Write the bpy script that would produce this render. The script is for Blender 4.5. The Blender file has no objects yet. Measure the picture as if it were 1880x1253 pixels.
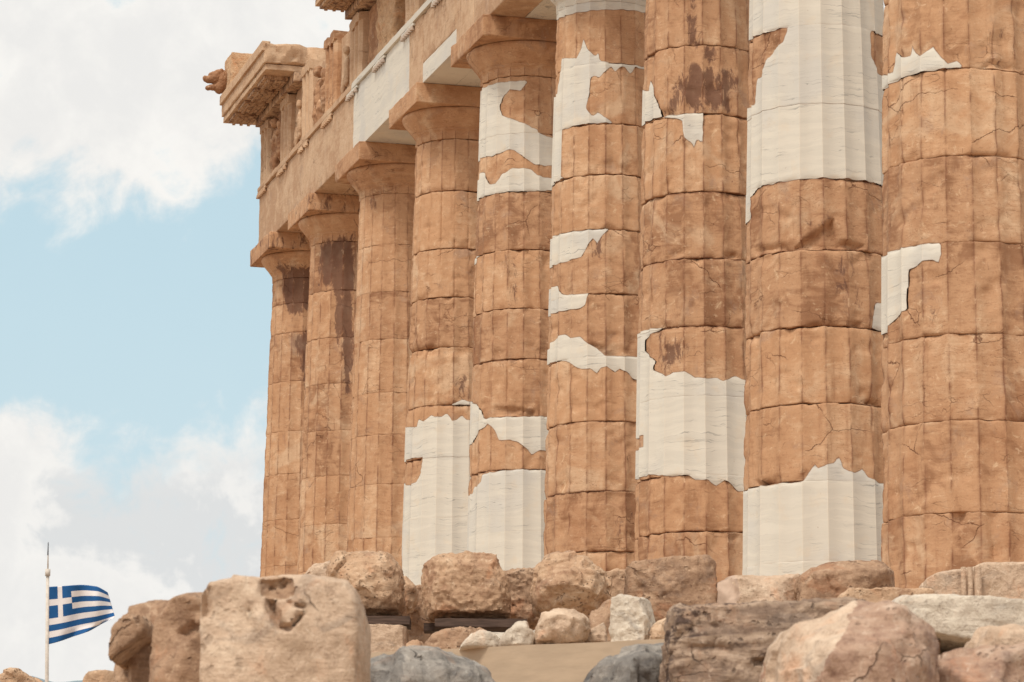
import bpy, bmesh, math, random
import numpy as np
from mathutils import Vector, Matrix

# ------------------------------------------------------------------ camera
F_PX, YAW, PITCH, ROLL = 5947.8, 2.865488, 0.1850137, 0.00387842
EYE = np.array([65.276867, -14.025770, -4.095809])
W_PX, H_PX = 1880.0, 1253.0
fw = np.array([math.cos(YAW)*math.cos(PITCH), math.sin(YAW)*math.cos(PITCH), math.sin(PITCH)])
_r = np.cross(fw, [0, 0, 1.0]); _r /= np.linalg.norm(_r)
_u = np.cross(_r, fw)
rt = _r*math.cos(ROLL) + _u*math.sin(ROLL)
up = _u*math.cos(ROLL) - _r*math.sin(ROLL)
scene = bpy.context.scene
C = scene.collection
cd = bpy.data.cameras.new('camera'); cam = bpy.data.objects.new('camera', cd); C.objects.link(cam)
cam.matrix_world = Matrix(((rt[0], up[0], -fw[0], EYE[0]), (rt[1], up[1], -fw[1], EYE[1]),
                           (rt[2], up[2], -fw[2], EYE[2]), (0, 0, 0, 1)))
cd.sensor_width = 36.0; cd.lens = F_PX/W_PX*36.0
cd.clip_start = 0.5; cd.clip_end = 60000
cd.dof.use_dof = True; cd.dof.focus_distance = 46.0; cd.dof.aperture_fstop = 9.0
scene.camera = cam

# ------------------------------------------------------------------ light
SUN_EL, SUN_AZ = math.radians(57), math.radians(-45)     # azimuth from +X towards +Y
wd = bpy.data.worlds.new('World'); scene.world = wd; wd.use_nodes = True
SUN_STRENGTH, SUN_ANGLE, SKY_STRENGTH = 2.6, math.radians(16), 0.1
sd_ = bpy.data.lights.new('sun', 'SUN'); sd_.energy = SUN_STRENGTH; sd_.angle = SUN_ANGLE; sd_.color = (1.0, 0.93, 0.82)
sun = bpy.data.objects.new('sun', sd_); C.objects.link(sun)
sv = Vector((math.cos(SUN_EL)*math.cos(SUN_AZ), math.cos(SUN_EL)*math.sin(SUN_AZ), math.sin(SUN_EL)))
sun.rotation_euler = sv.to_track_quat('Z', 'Y').to_euler(); sun.location = (60, 20, 60)
scene.view_settings.view_transform = 'Standard'; scene.view_settings.look = 'None'
scene.view_settings.exposure = 0.0; scene.view_settings.gamma = 1.0
scene.render.resolution_x = 1024; scene.render.resolution_y = 682


class NT:
    """small helper that strings shader nodes together"""
    def __init__(s, tree):
        s.t = tree; s.n = tree.nodes; s.l = tree.links
    def put(s, sock, v):
        if v is None: return
        if isinstance(v, bpy.types.NodeSocket): s.l.new(v, sock)
        elif isinstance(v, (tuple, list)) and len(v) == 3 and sock.type == 'RGBA': sock.default_value = (*v, 1)
        else: sock.default_value = v
    def math(s, op, a, b=None, c=None, clamp=False):
        n = s.n.new('ShaderNodeMath'); n.operation = op; n.use_clamp = clamp
        s.put(n.inputs[0], a); s.put(n.inputs[1], b); s.put(n.inputs[2], c); return n.outputs[0]
    def vmath(s, op, a, b=None, out=0):
        n = s.n.new('ShaderNodeVectorMath'); n.operation = op
        s.put(n.inputs[0], a); s.put(n.inputs[1], b); return n.outputs[out]
    def mix(s, f, a, b, mode='MIX'):
        n = s.n.new('ShaderNodeMix'); n.data_type = 'RGBA'; n.blend_type = mode; n.clamp_factor = True
        s.put(n.inputs[0], f); s.put(n.inputs[6], a); s.put(n.inputs[7], b); return n.outputs[2]
    def noise(s, vec, scale, detail=4, rough=0.55, dist=0.0, col=False):
        n = s.n.new('ShaderNodeTexNoise'); n.inputs['Scale'].default_value = scale
        n.inputs['Detail'].default_value = detail; n.inputs['Roughness'].default_value = rough
        n.inputs['Distortion'].default_value = dist; s.put(n.inputs['Vector'], vec)
        return n.outputs[1 if col else 0]
    def voro(s, vec, scale, feature='F1', out='Distance', rnd=1.0):
        n = s.n.new('ShaderNodeTexVoronoi'); n.feature = feature; n.inputs['Scale'].default_value = scale
        n.inputs['Randomness'].default_value = rnd; s.put(n.inputs['Vector'], vec); return n.outputs[out]
    def ramp(s, v, lo, hi, a=0.0, b=1.0, smooth=True):
        n = s.n.new('ShaderNodeMapRange'); n.interpolation_type = 'SMOOTHSTEP' if smooth else 'LINEAR'
        s.put(n.inputs[0], v); n.inputs[1].default_value = lo; n.inputs[2].default_value = hi
        n.inputs[3].default_value = a; n.inputs[4].default_value = b; return n.outputs[0]
    def scalev(s, vec, xyz):
        n = s.n.new('ShaderNodeMapping'); s.put(n.inputs['Vector'], vec); n.inputs['Scale'].default_value = xyz
        return n.outputs[0]
    def attr(s, name, out=2):
        n = s.n.new('ShaderNodeAttribute'); n.attribute_name = name; return n.outputs[out]


# sky: Nishita blue veiled by thin high cloud, with a clear band where the photograph shows blue
t = NT(wd.node_tree); t.n.clear()
sky = t.n.new('ShaderNodeTexSky'); sky.sky_type = 'NISHITA'; sky.sun_disc = False
sky.sun_elevation = SUN_EL; sky.sun_rotation = math.pi/2 - SUN_AZ
sky.air_density = 1.0; sky.dust_density = 1.0
gen = t.n.new('ShaderNodeTexCoord').outputs['Generated']
dX = t.vmath('DOT_PRODUCT', gen, tuple(rt), 'Value'); dY = t.vmath('DOT_PRODUCT', gen, tuple(up), 'Value')
n1 = t.noise(gen, 14, 6, 0.55, 0.4); n2 = t.noise(gen, 45, 6, 0.6, 0.3); n3 = t.noise(gen, 5, 3, 0.5)
# clear band: centre height falls slowly to the left
bandc = t.math('MULTIPLY_ADD', dX, 0.10, 0.0225)
bd = t.math('DIVIDE', t.math('SUBTRACT', dY, bandc), 0.040)
bd = t.math('ABSOLUTE', t.math('ADD', bd, t.math('MULTIPLY', t.math('SUBTRACT', n1, 0.5), 2.4)))
clear = t.ramp(t.math('ADD', bd, t.math('MULTIPLY', t.math('SUBTRACT', n2, 0.5), 1.3)), 0.68, 1.18, 1.0, 0.0)
clear2 = t.ramp(t.math('ADD', n2, t.math('MULTIPLY', n1, 0.6)), 0.90, 1.08, 0.0, 0.55)
clear = t.math('MAXIMUM', clear, clear2)
shade = t.ramp(t.math('ADD', t.math('MULTIPLY', n2, 0.5), t.math('MULTIPLY', n1, 0.5)), 0.40, 0.62)
cloud = t.mix(shade, (8.5, 8.4, 8.2), (9.6, 9.4, 9.0))
gsh = t.math('MULTIPLY', t.ramp(t.math('ADD', n1, t.math('MULTIPLY', n2, 0.5)), 0.76, 0.85), t.ramp(dY, -0.02, -0.05))
cloud = t.mix(t.math('MULTIPLY', gsh, 0.8), cloud, (6.9, 7.1, 7.2))
blue = t.mix(0.85, sky.outputs[0], (5.65, 7.65, 8.45))
low = t.ramp(dY, -0.11, 0.06)
blue = t.mix(low, t.mix(0.35, blue, (7.4, 8.2, 8.3)), blue)
skyc = t.mix(t.math('MULTIPLY', clear, 0.95), cloud, blue)
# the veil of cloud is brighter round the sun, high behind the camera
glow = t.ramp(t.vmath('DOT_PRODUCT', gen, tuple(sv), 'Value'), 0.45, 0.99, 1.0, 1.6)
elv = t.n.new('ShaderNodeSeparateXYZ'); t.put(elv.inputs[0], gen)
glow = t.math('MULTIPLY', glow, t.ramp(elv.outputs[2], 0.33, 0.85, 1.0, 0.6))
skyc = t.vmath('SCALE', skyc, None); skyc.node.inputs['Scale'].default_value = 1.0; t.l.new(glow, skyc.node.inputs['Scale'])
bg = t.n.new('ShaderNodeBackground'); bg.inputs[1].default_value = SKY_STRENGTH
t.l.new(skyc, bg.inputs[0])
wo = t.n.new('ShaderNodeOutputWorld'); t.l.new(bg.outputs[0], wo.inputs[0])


# ------------------------------------------------------------------ numpy helpers
_rs = np.random.RandomState(7)
_P = np.concatenate([_rs.permutation(256)]*3)
_G = _rs.normal(size=(256, 3)); _G /= np.linalg.norm(_G, axis=1)[:, None]

def perlin(p):
    p = np.asarray(p, float); i = np.floor(p).astype(int); f = p - i; i &= 255
    w = f*f*f*(f*(f*6-15)+10)
    out = 0
    for a in (0, 1):
        for b in (0, 1):
            for c in (0, 1):
                h = _P[_P[_P[(i[:, 0]+a) & 255]+((i[:, 1]+b) & 255)]+((i[:, 2]+c) & 255)]
                d = f - np.array([a, b, c]); g = np.einsum('ij,ij->i', _G[h], d)
                ww = (w[:, 0] if a else 1-w[:, 0])*(w[:, 1] if b else 1-w[:, 1])*(w[:, 2] if c else 1-w[:, 2])
                out = out + g*ww
    return out*1.6

def fbm(p, o=3, lac=2.1, g=0.5):
    a = 1.0; s = 0; q = np.asarray(p, float)
    for k in range(o):
        s = s + a*perlin(q); q = q*lac + 17.3; a *= g
    return s

def ray(x, y):
    d = fw + rt*((x-W_PX/2)/F_PX) - up*((y-H_PX/2)/F_PX)
    return d

def at(x, y, D):
    return EYE + ray(x, y)*D

def smooth(x, a, b):
    q = np.clip((x-a)/(b-a), 0, 1); return q*q*(3-2*q)

def poly_sd(px, py, poly):
    """signed distance of points to polygon, positive inside"""
    P = np.asarray(poly, float); n = len(P)
    d2 = np.full(px.shape, 1e18); inside = np.zeros(px.shape, bool)
    for i in range(n):
        ax, ay = P[i]; bx, by = P[(i+1) % n]
        ex, ey = bx-ax, by-ay; wx, wy = px-ax, py-ay
        tt = np.clip((wx*ex+wy*ey)/max(ex*ex+ey*ey, 1e-12), 0, 1)
        dx, dy = wx-ex*tt, wy-ey*tt
        d2 = np.minimum(d2, dx*dx+dy*dy)
        c = (ay > py) != (by > py)
        with np.errstate(divide='ignore', invalid='ignore'):
            xi = ax + (py-ay)*ex/(ey if ey != 0 else 1e-12)
        inside ^= c & (px < xi)
    d = np.sqrt(d2)
    return np.where(inside, d, -d)

# ------------------------------------------------------------------ object helpers
def link(name, me, mats, parent=None):
    o = bpy.data.objects.new(name, me); C.objects.link(o)
    for m in (mats if isinstance(mats, (list, tuple)) else [mats]): me.materials.append(m)
    if parent is not None: o.parent = parent
    return o

def empty(name, loc=(0, 0, 0), parent=None):
    o = bpy.data.objects.new(name, None); C.objects.link(o); o.location = loc
    o.empty_display_size = 0.3
    if parent is not None: o.parent = parent
    return o

def tag(o, label=None, cat=None, group=None, kind=None):
    if label: o['label'] = label
    if cat: o['category'] = cat
    if group: o['group'] = group
    if kind: o['kind'] = kind
    return o

def mesh_from(name, V, Fc, mats, parent=None, attrs=None, sharp=40, smooth_=True):
    me = bpy.data.meshes.new(name)
    me.from_pydata([tuple(v) for v in V], [], Fc); me.update()
    if attrs:
        for k, v in attrs.items():
            a = me.attributes.new(k, 'FLOAT', 'POINT'); a.data.foreach_set('value', np.asarray(v, np.float32))
    if smooth_:
        me.polygons.foreach_set('use_smooth', [True]*len(me.polygons))
        me.set_sharp_from_angle(angle=math.radians(sharp))
    return link(name, me, mats, parent)

def axis_samples(a, b, step, r):
    L = b-a; e = [0, r*0.3, r*0.65, r]
    if L < 2.6*r: e = [0, L*0.12, L*0.3]
    n = max(1, int(round((L-2*e[-1])/step)))
    mid = list(np.linspace(a+e[-1], b-e[-1], n+1))
    return [a+q for q in e[:-1]] + mid + [b-q for q in e[:-1]][::-1]

def box_grid(x0, x1, y0, y1, z0, z1, step, r):
    """box surface as a welded grid: vertices, faces"""
    X, Y, Z = axis_samples(x0, x1, step, r), axis_samples(y0, y1, step, r), axis_samples(z0, z1, step, r)
    idx = {}; V = []; Fc = []
    def v(i, j, k):
        q = (i, j, k)
        if q not in idx: idx[q] = len(V); V.append((X[i], Y[j], Z[k]))
        return idx[q]
    nx, ny, nz = len(X)-1, len(Y)-1, len(Z)-1
    for i in range(nx):
        for j in range(ny):
            Fc.append((v(i, j, 0), v(i, j+1, 0), v(i+1, j+1, 0), v(i+1, j, 0)))
            Fc.append((v(i, j, nz), v(i+1, j, nz), v(i+1, j+1, nz), v(i, j+1, nz)))
    for i in range(nx):
        for k in range(nz):
            Fc.append((v(i, 0, k), v(i+1, 0, k), v(i+1, 0, k+1), v(i, 0, k+1)))
            Fc.append((v(i, ny, k), v(i, ny, k+1), v(i+1, ny, k+1), v(i+1, ny, k)))
    for j in range(ny):
        for k in range(nz):
            Fc.append((v(0, j, k), v(0, j, k+1), v(0, j+1, k+1), v(0, j+1, k)))
            Fc.append((v(nx, j, k), v(nx, j+1, k), v(nx, j+1, k+1), v(nx, j, k+1)))
    return np.array(V), Fc

def block(name, dims, mat, parent, r=0.03, rough=0.006, chip=0.05, step=0.12, seed=0.0, warp=None, sharp=38, attrs=None):
    """a cut stone block with worn, chipped edges. dims = x0,x1,y0,y1,z0,z1"""
    x0, x1, y0, y1, z0, z1 = dims
    V, Fc = box_grid(*dims, step, max(r, chip*0.8))
    c = np.array([(x0+x1)/2, (y0+y1)/2, (z0+z1)/2]); h = np.array([(x1-x0)/2, (y1-y0)/2, (z1-z0)/2])
    p = V-c
    s = V + seed*7.7
    nz_ = fbm(s*2.3, 3); n2_ = fbm(s*7.0+5, 2)
    rr = r*0.5 + np.clip(nz_-0.08, 0, 1)*chip*2.2 + np.clip(n2_, 0, 1)*chip*0.35
    rr = np.minimum(rr, h.min()*0.9)[:, None]
    q = np.clip(p, -(h-rr), h-rr); d = p-q; L = np.linalg.norm(d, axis=1)[:, None]
    p = np.where(L > 1e-9, q + d/np.maximum(L, 1e-9)*np.minimum(rr, L), p)
    nd = p/np.maximum(np.abs(p/h).max(axis=1)[:, None], 1e-6)/np.maximum(np.linalg.norm(p, axis=1)[:, None], 1e-6)
    p = p + np.sign(p)*(np.abs(np.abs(p)-h) < rr)*(n2_*rough+nz_*rough)[:, None]
    V = p+c
    if warp is not None: V = warp(V)
    return mesh_from(name, V, Fc, mat, parent, attrs={k: np.full(len(V), q) for k, q in (attrs or {}).items()}, sharp=sharp)

# ------------------------------------------------------------------ materials
def principled(m, t, col, rough, normal, spec=0.25):
    b = t.n.new('ShaderNodeBsdfPrincipled'); o = t.n.new('ShaderNodeOutputMaterial')
    t.put(b.inputs['Base Color'], col); t.put(b.inputs['Roughness'], rough); t.put(b.inputs['Normal'], normal)
    b.inputs['Specular IOR Level'].default_value = spec
    t.l.new(b.outputs[0], o.inputs[0]); return b

def bump(t, h, strength, dist):
    n = t.n.new('ShaderNodeBump'); n.inputs['Strength'].default_value = strength
    n.inputs['Distance'].default_value = dist; t.put(n.inputs['Height'], h); return n.outputs[0]

def new_mat(name):
    m = bpy.data.materials.new(name); m.use_nodes = True; t = NT(m.node_tree); t.n.clear()
    g = t.n.new('ShaderNodeNewGeometry'); return m, t, g.outputs['Position']

def wv0(t, Q):
    w = t.n.new('ShaderNodeVectorMath'); w.operation = 'MULTIPLY_ADD'
    t.put(w.inputs[0], t.noise(Q, 2.0, 3, 0.6, 0, True)); w.inputs[1].default_value = (0.3, 0.3, 0.3); t.put(w.inputs[2], Q)
    return w.outputs[0]

def old_marble(name, c_lo=(0.29, 0.155, 0.09), c_mid=(0.49, 0.295, 0.18), c_hi=(0.67, 0.475, 0.32), seam=True, rk=1.0):
    m, t, P = new_mat(name)
    tint = t.attr('tint'); stain = t.attr('stain'); sd = t.attr('sd'); ridge = t.attr('ridge')
    off = t.vmath('SCALE', t.vmath('ADD', P, (0, 0, 0)), None)
    n = t.n.new('ShaderNodeCombineXYZ'); t.put(n.inputs[0], t.math('MULTIPLY', tint, 13.7)); t.put(n.inputs[2], t.math('MULTIPLY', tint, 5.1))
    Q = t.vmath('ADD', P, n.outputs[0])
    big = t.noise(Q, 0.9, 3, 0.5, 0.6)
    med = t.noise(Q, 4.0, 6, 0.62, 0.8)
    bed = t.noise(t.scalev(Q, (1.2, 1.2, 9.0)), 2.2, 6, 0.6, 0.9)       # bedding of the marble
    fin = t.noise(Q, 38, 5, 0.65)
    run = t.noise(t.scalev(Q, (7, 7, 0.7)), 1.3, 4, 0.6)                 # streaks of water
    v = t.math('ADD', t.math('MULTIPLY', med, 0.45), t.math('MULTIPLY', bed, 0.22))
    v = t.math('ADD', v, t.math('MULTIPLY', big, 0.43))
    v = t.math('ADD', v, t.math('MULTIPLY', t.math('SUBTRACT', tint, 0.5), 0.10))
    v = t.math('ADD', v, t.math('MULTIPLY', t.math('SUBTRACT', t.attr('tone'), 0.5), 0.10))
    c = t.mix(t.ramp(v, 0.40, 0.54), c_lo, c_mid)
    c = t.mix(t.ramp(v, 0.54, 0.76), c, c_hi)
    c = t.mix(t.ramp(tint, 0.0, 1.0, 0.0, 0.30*rk), c, (0.60, 0.35, 0.20))
    # rust red and greyish clouds
    c = t.mix(t.ramp(t.noise(Q, 1.3, 5, 0.6, 1.0), 0.50, 0.68, 0, 0.45*rk), c, (0.37, 0.19, 0.105))
    c = t.mix(t.ramp(t.noise(t.vmath('ADD', Q, (7, 7, 4)), 1.0, 5, 0.62, 0.8), 0.54, 0.68, 0, 0.55), c, (0.66, 0.49, 0.34))
    c = t.mix(t.ramp(t.noise(t.vmath('ADD', Q, (9, 4, 2)), 2.4, 5, 0.65, 0.6), 0.56, 0.74, 0, 0.5), c, (0.34, 0.235, 0.18))
    c = t.mix(t.ramp(t.noise(t.vmath('ADD', Q, (3, 8, 2)), 6.0, 6, 0.7, 0.6), 0.60, 0.72, 0, 0.6), c, (0.74, 0.55, 0.37))
    c = t.mix(t.ramp(run, 0.56, 0.76, 0, 0.45), c, (0.30, 0.15, 0.085))
    fk = t.noise(t.scalev(t.vmath('ADD', Q, (2, 6, 3)), (1.4, 1.4, 0.55)), 21, 6, 0.72, 1.2)
    c = t.mix(t.math('MULTIPLY', t.ramp(fk, 0.60, 0.68), t.ramp(med, 0.44, 0.56, 0.15, 0.7)), c, (0.20, 0.095, 0.055))
    thin = t.noise(t.scalev(wv0(t, Q), (0.8, 0.8, 7.0)), 2.6, 4, 0.55, 0.3)
    c = t.mix(t.math('MULTIPLY', t.ramp(t.math('ABSOLUTE', t.math('SUBTRACT', thin, 0.5)), 0.0, 0.010, 0.6, 0), t.ramp(big, 0.46, 0.58)), c, (0.24, 0.11, 0.06))
    # dark grains and pits
    pits = t.ramp(t.voro(t.vmath('ADD', Q, t.vmath('SCALE', t.noise(Q, 9, 3, 0.5, 0, True), None)), 16), 0.06, 0.16, 1, 0)
    pm = t.math('MULTIPLY', pits, t.ramp(med, 0.50, 0.62))
    c = t.mix(t.math('MULTIPLY', pm, 0.55), c, (0.16, 0.075, 0.045))
    c = t.mix(t.ramp(fin, 0.56, 0.76, 0, 0.45), c, (0.22, 0.11, 0.06))
    fl2 = t.noise(t.scalev(t.vmath('ADD', Q, (5, 5, 1)), (1.0, 1.0, 1.8)), 8, 6, 0.7, 0.8)
    c = t.mix(t.ramp(fl2, 0.58, 0.72, 0, 0.42), c, (0.27, 0.13, 0.072))
    c = t.mix(t.ramp(fl2, 0.42, 0.30, 0, 0.5), c, (0.74, 0.54, 0.37))
    # hairline cracks
    wv = t.n.new('ShaderNodeVectorMath'); wv.operation = 'MULTIPLY_ADD'
    t.put(wv.inputs[0], t.noise(Q, 3.0, 5, 0.6, 0, True)); wv.inputs[1].default_value = (0.30, 0.30, 0.22); t.put(wv.inputs[2], Q)
    e1 = t.voro(t.scalev(wv.outputs[0], (0.9, 0.9, 1.3)), 0.95, 'DISTANCE_TO_EDGE')
    gate = t.ramp(t.noise(t.vmath('ADD', Q, (1, 5, 7)), 1.1, 2), 0.55, 0.64)
    crack = t.math('MULTIPLY', t.ramp(e1, 0.0, 0.008, 1, 0), gate)
    e2 = t.voro(t.scalev(wv.outputs[0], (1.0, 1.0, 3.0)), 2.3, 'DISTANCE_TO_EDGE')
    gate2 = t.ramp(t.noise(t.vmath('ADD', Q, (6, 2, 1)), 1.6, 2), 0.58, 0.66)
    crack = t.math('MAXIMUM', crack, t.math('MULTIPLY', t.ramp(e2, 0.0, 0.016, 0.75, 0), gate2))
    c = t.mix(t.math('MULTIPLY', crack, 0.8), c, (0.13, 0.055, 0.03))
    # black crust in sheltered places, and shade put into the first metope (placed by hand through the stain attribute)
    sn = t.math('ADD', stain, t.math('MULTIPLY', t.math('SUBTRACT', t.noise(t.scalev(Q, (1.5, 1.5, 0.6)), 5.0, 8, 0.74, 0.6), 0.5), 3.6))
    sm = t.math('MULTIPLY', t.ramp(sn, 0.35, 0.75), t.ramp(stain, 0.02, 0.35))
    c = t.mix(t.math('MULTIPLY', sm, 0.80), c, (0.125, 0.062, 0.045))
    rn = t.noise(t.scalev(Q, (3, 3, 1)), 6.0, 4, 0.7)
    rd = t.math('MULTIPLY', ridge, t.ramp(rn, 0.30, 0.50))
    c = t.mix(t.math('MULTIPLY', rd, 0.85), c, (0.17, 0.072, 0.042))
    lt = t.math('MULTIPLY', ridge, t.ramp(rn, 0.42, 0.30))
    c = t.mix(t.math('MULTIPLY', lt, 0.5), c, (0.78, 0.60, 0.42))  # pale highlights along the arrises painted into the colour
    if seam:
        sl = t.math('ABSOLUTE', sd)
        c = t.mix(t.ramp(sl, 0.001, 0.008, 0.6, 0), c, (0.15, 0.06, 0.035))
    hs = t.n.new('ShaderNodeHueSaturation'); hs.inputs['Saturation'].default_value = 1.06; hs.inputs['Value'].default_value = 0.99
    t.put(hs.inputs['Color'], c); c = hs.outputs[0]
    hgt = t.math('ADD', t.math('MULTIPLY', med, 0.5), t.math('MULTIPLY', fin, 0.22))
    hgt = t.math('ADD', hgt, t.math('MULTIPLY', bed, 0.15))
    hgt = t.math('SUBTRACT', hgt, t.math('MULTIPLY', crack, 0.5))
    hgt = t.math('SUBTRACT', hgt, t.math('MULTIPLY', pm, 0.4))
    principled(m, t, c, 0.85, bump(t, hgt, 0.7, 0.022)); return m

def white_marble(name):
    m, t, P = new_mat(name)
    sd = t.attr('sd'); tint = t.attr('tint')
    n = t.n.new('ShaderNodeCombineXYZ'); t.put(n.inputs[0], t.math('MULTIPLY', tint, 9.7)); t.put(n.inputs[2], t.math('MULTIPLY', tint, 3.1))
    Q = t.vmath('ADD', P, n.outputs[0])
    wv = t.n.new('ShaderNodeVectorMath'); wv.operation = 'MULTIPLY_ADD'
    t.put(wv.inputs[0], t.noise(Q, 1.4, 4, 0.6, 0, True)); wv.inputs[1].default_value = (0.5, 0.5, 0.28); t.put(wv.inputs[2], Q)
    b1 = t.noise(t.scalev(wv.outputs[0], (0.5, 0.5, 9)), 1.6, 6, 0.62)
    b2 = t.noise(t.scalev(wv.outputs[0], (0.6, 0.6, 22)), 2.0, 4, 0.6)
    big = t.noise(Q, 1.1, 3, 0.5)
    c = t.mix(t.ramp(b1, 0.36, 0.66), (0.62, 0.58, 0.505), (0.68, 0.635, 0.55))
    c = t.mix(t.ramp(big, 0.48, 0.66, 0, 0.7), c, (0.57, 0.55, 0.51))
    vein = t.math('MULTIPLY', t.ramp(t.math('ABSOLUTE', t.math('SUBTRACT', b1, 0.5)), 0.0, 0.018, 1, 0), t.ramp(big, 0.42, 0.55))
    c = t.mix(t.math('MULTIPLY', vein, 0.30), c, (0.40, 0.37, 0.33))
    b3 = t.noise(t.scalev(wv.outputs[0], (0.35, 0.35, 12)), 1.1, 3, 0.5)
    v3 = t.math('MULTIPLY', t.ramp(t.math('ABSOLUTE', t.math('SUBTRACT', b3, 0.52)), 0.0, 0.009, 1, 0), t.ramp(t.noise(Q, 1.7, 3), 0.44, 0.56))
    c = t.mix(t.math('MULTIPLY', v3, 0.75), c, (0.27, 0.26, 0.24))
    c = t.mix(t.ramp(b2, 0.60, 0.72, 0, 0.25), c, (0.46, 0.43, 0.38))
    spk = t.ramp(t.noise(Q, 24, 3, 0.6), 0.70, 0.76, 0, 0.5)
    c = t.mix(spk, c, (0.36, 0.28, 0.20))
    c = t.mix(t.ramp(t.noise(Q, 3.1, 4, 0.6), 0.56, 0.72, 0, 0.22), c, (0.66, 0.50, 0.33))
    c = t.mix(t.ramp(t.math('ABSOLUTE', sd), 0.002, 0.008, 0.55, 0), c, (0.28, 0.15, 0.09))
    h = t.math('ADD', t.noise(Q, 30, 4, 0.6), t.math('MULTIPLY', b1, 0.6))
    c = t.mix(t.math('MULTIPLY', t.attr('ridge'), 0.35), c, (0.76, 0.67, 0.54))  # highlight lines on the white arrises, put into the colour
    principled(m, t, c, 0.7, bump(t, t.noise(Q, 30, 4, 0.6), 0.15, 0.004), 0.3); return m

def rubble(name, lo, mid, hi, pit=(0.12, 0.06, 0.04), pitk=0.6, pits=14.0, scale=1.0, strata=0.0, top=None, pgate=0.49, crust=0.0):
    m, t, P = new_mat(name)
    oi = t.n.new('ShaderNodeObjectInfo').outputs['Random']
    n = t.n.new('ShaderNodeCombineXYZ'); t.put(n.inputs[0], t.math('MULTIPLY', oi, 31.7)); t.put(n.inputs[1], t.math('MULTIPLY', oi, 11.7))
    Q = t.vmath('SCALE', t.vmath('ADD', P, n.outputs[0]), None)
    Q = t.vmath('ADD', t.scalev(P, (scale, scale, scale)), n.outputs[0])
    big = t.noise(Q, 1.6, 4, 0.6, 0.8); med = t.noise(Q, 6, 6, 0.65, 0.6); fin = t.noise(Q, 34, 5, 0.7)
    bed = t.noise(t.scalev(Q, (1.5, 1.5, 10)), 2.0, 6, 0.62, 0.6)
    v = t.math('ADD', t.math('MULTIPLY', big, 0.5), t.math('MULTIPLY', med, 0.5-strata*0.2))
    v = t.math('ADD', v, t.math('MULTIPLY', t.math('SUBTRACT', bed, 0.5), 0.3+strata))
    c = t.mix(t.ramp(v, 0.34, 0.52), lo, mid); c = t.mix(t.ramp(v, 0.50, 0.68), c, hi)
    c = t.mix(t.ramp(t.noise(Q, 2.6, 5, 0.65, 0.8), 0.54, 0.70, 0, 0.45), c, (mid[0]*1.05, mid[1]*0.72, mid[2]*0.55))
    c = t.mix(t.ramp(t.noise(t.vmath('ADD', Q, (3, 1, 9)), 3.4, 5, 0.65, 0.8), 0.55, 0.68, 0, 0.5), c, (lo[0]*0.75, lo[1]*0.85, lo[2]*1.0))
    if top is not None:
        g = t.n.new('ShaderNodeNewGeometry'); s = t.n.new('ShaderNodeSeparateXYZ'); t.put(s.inputs[0], g.outputs['Normal'])
        c = t.mix(t.math('MULTIPLY', t.ramp(s.outputs[2], 0.25, 0.8), t.ramp(med, 0.3, 0.5, 0.5, 1)), c, top)
    if crust:
        cn = t.noise(t.scalev(Q, (1.0, 1.0, 2.6)), 6.5, 8, 0.72, 0.5)
        c = t.mix(t.ramp(t.math('ADD', cn, t.math('MULTIPLY', t.math('SUBTRACT', big, 0.5), 0.7)), 0.56, 0.66, 0, crust), c, pit)
    wv = t.n.new('ShaderNodeVectorMath'); wv.operation = 'MULTIPLY_ADD'
    t.put(wv.inputs[0], t.noise(Q, 8.0, 3, 0.6, 0, True)); wv.inputs[1].default_value = (0.12, 0.12, 0.12); t.put(wv.inputs[2], Q)
    vd = t.voro(wv.outputs[0], pits)
    pm = t.math('MULTIPLY', t.ramp(vd, 0.12, 0.36, 1, 0), t.ramp(t.math('ADD', t.math('MULTIPLY', big, 0.5), t.math('MULTIPLY', bed, 0.5)), pgate, pgate+0.11))
    c = t.mix(t.math('MULTIPLY', pm, pitk), c, pit)
    e = t.voro(t.vmath('ADD', t.scalev(wv.outputs[0], (1, 1, 1.5)), (4, 4, 4)), 1.9, 'DISTANCE_TO_EDGE')
    cr = t.math('MULTIPLY', t.ramp(e, 0.0, 0.012, 1, 0), t.ramp(t.noise(Q, 2.0, 2), 0.56, 0.64))
    c = t.mix(t.math('MULTIPLY', cr, 0.5), c, pit)
    c = t.mix(t.ramp(fin, 0.55, 0.74, 0, 0.5), c, (pit[0]*1.6, pit[1]*1.6, pit[2]*1.6))
    mt_ = t.noise(Q, 15, 5, 0.7, 0.5)
    c = t.mix(t.ramp(mt_, 0.54, 0.68, 0, 0.55), c, (lo[0]*.62, lo[1]*.58, lo[2]*.58))
    c = t.mix(t.ramp(mt_, 0.44, 0.32, 0, 0.55), c, (min(1, hi[0]*1.1), min(1, hi[1]*1.13), min(1, hi[2]*1.15)))
    med = t.math('ADD', med, t.math('MULTIPLY', mt_, 0.45))
    h = t.math('ADD', t.math('MULTIPLY', med, 0.6), t.math('MULTIPLY', fin, 0.25))
    h = t.math('SUBTRACT', h, t.math('MULTIPLY', pm, 0.55*min(1, pitk*1.4))); h = t.math('SUBTRACT', h, t.math('MULTIPLY', cr, 0.4))
    h = t.math('ADD', h, t.math('MULTIPLY', bed, 0.3+strata*0.5))
    principled(m, t, c, 0.9, bump(t, h, 1.0, 0.035), 0.2); return m

def plain(name, col, rough=0.6, nscale=8, amt=0.25, metal=0.0, stretch=(1, 1, 1)):
    m, t, P = new_mat(name)
    n = t.noise(t.scalev(P, stretch), nscale, 5, 0.6)
    c = t.mix(t.ramp(n, 0.3, 0.7), tuple(q*(1-amt) for q in col), tuple(min(1, q*(1+amt*0.5)) for q in col))
    b = principled(m, t, c, rough, bump(t, n, 0.3, 0.01)); b.inputs['Metallic'].default_value = metal; return m

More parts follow.
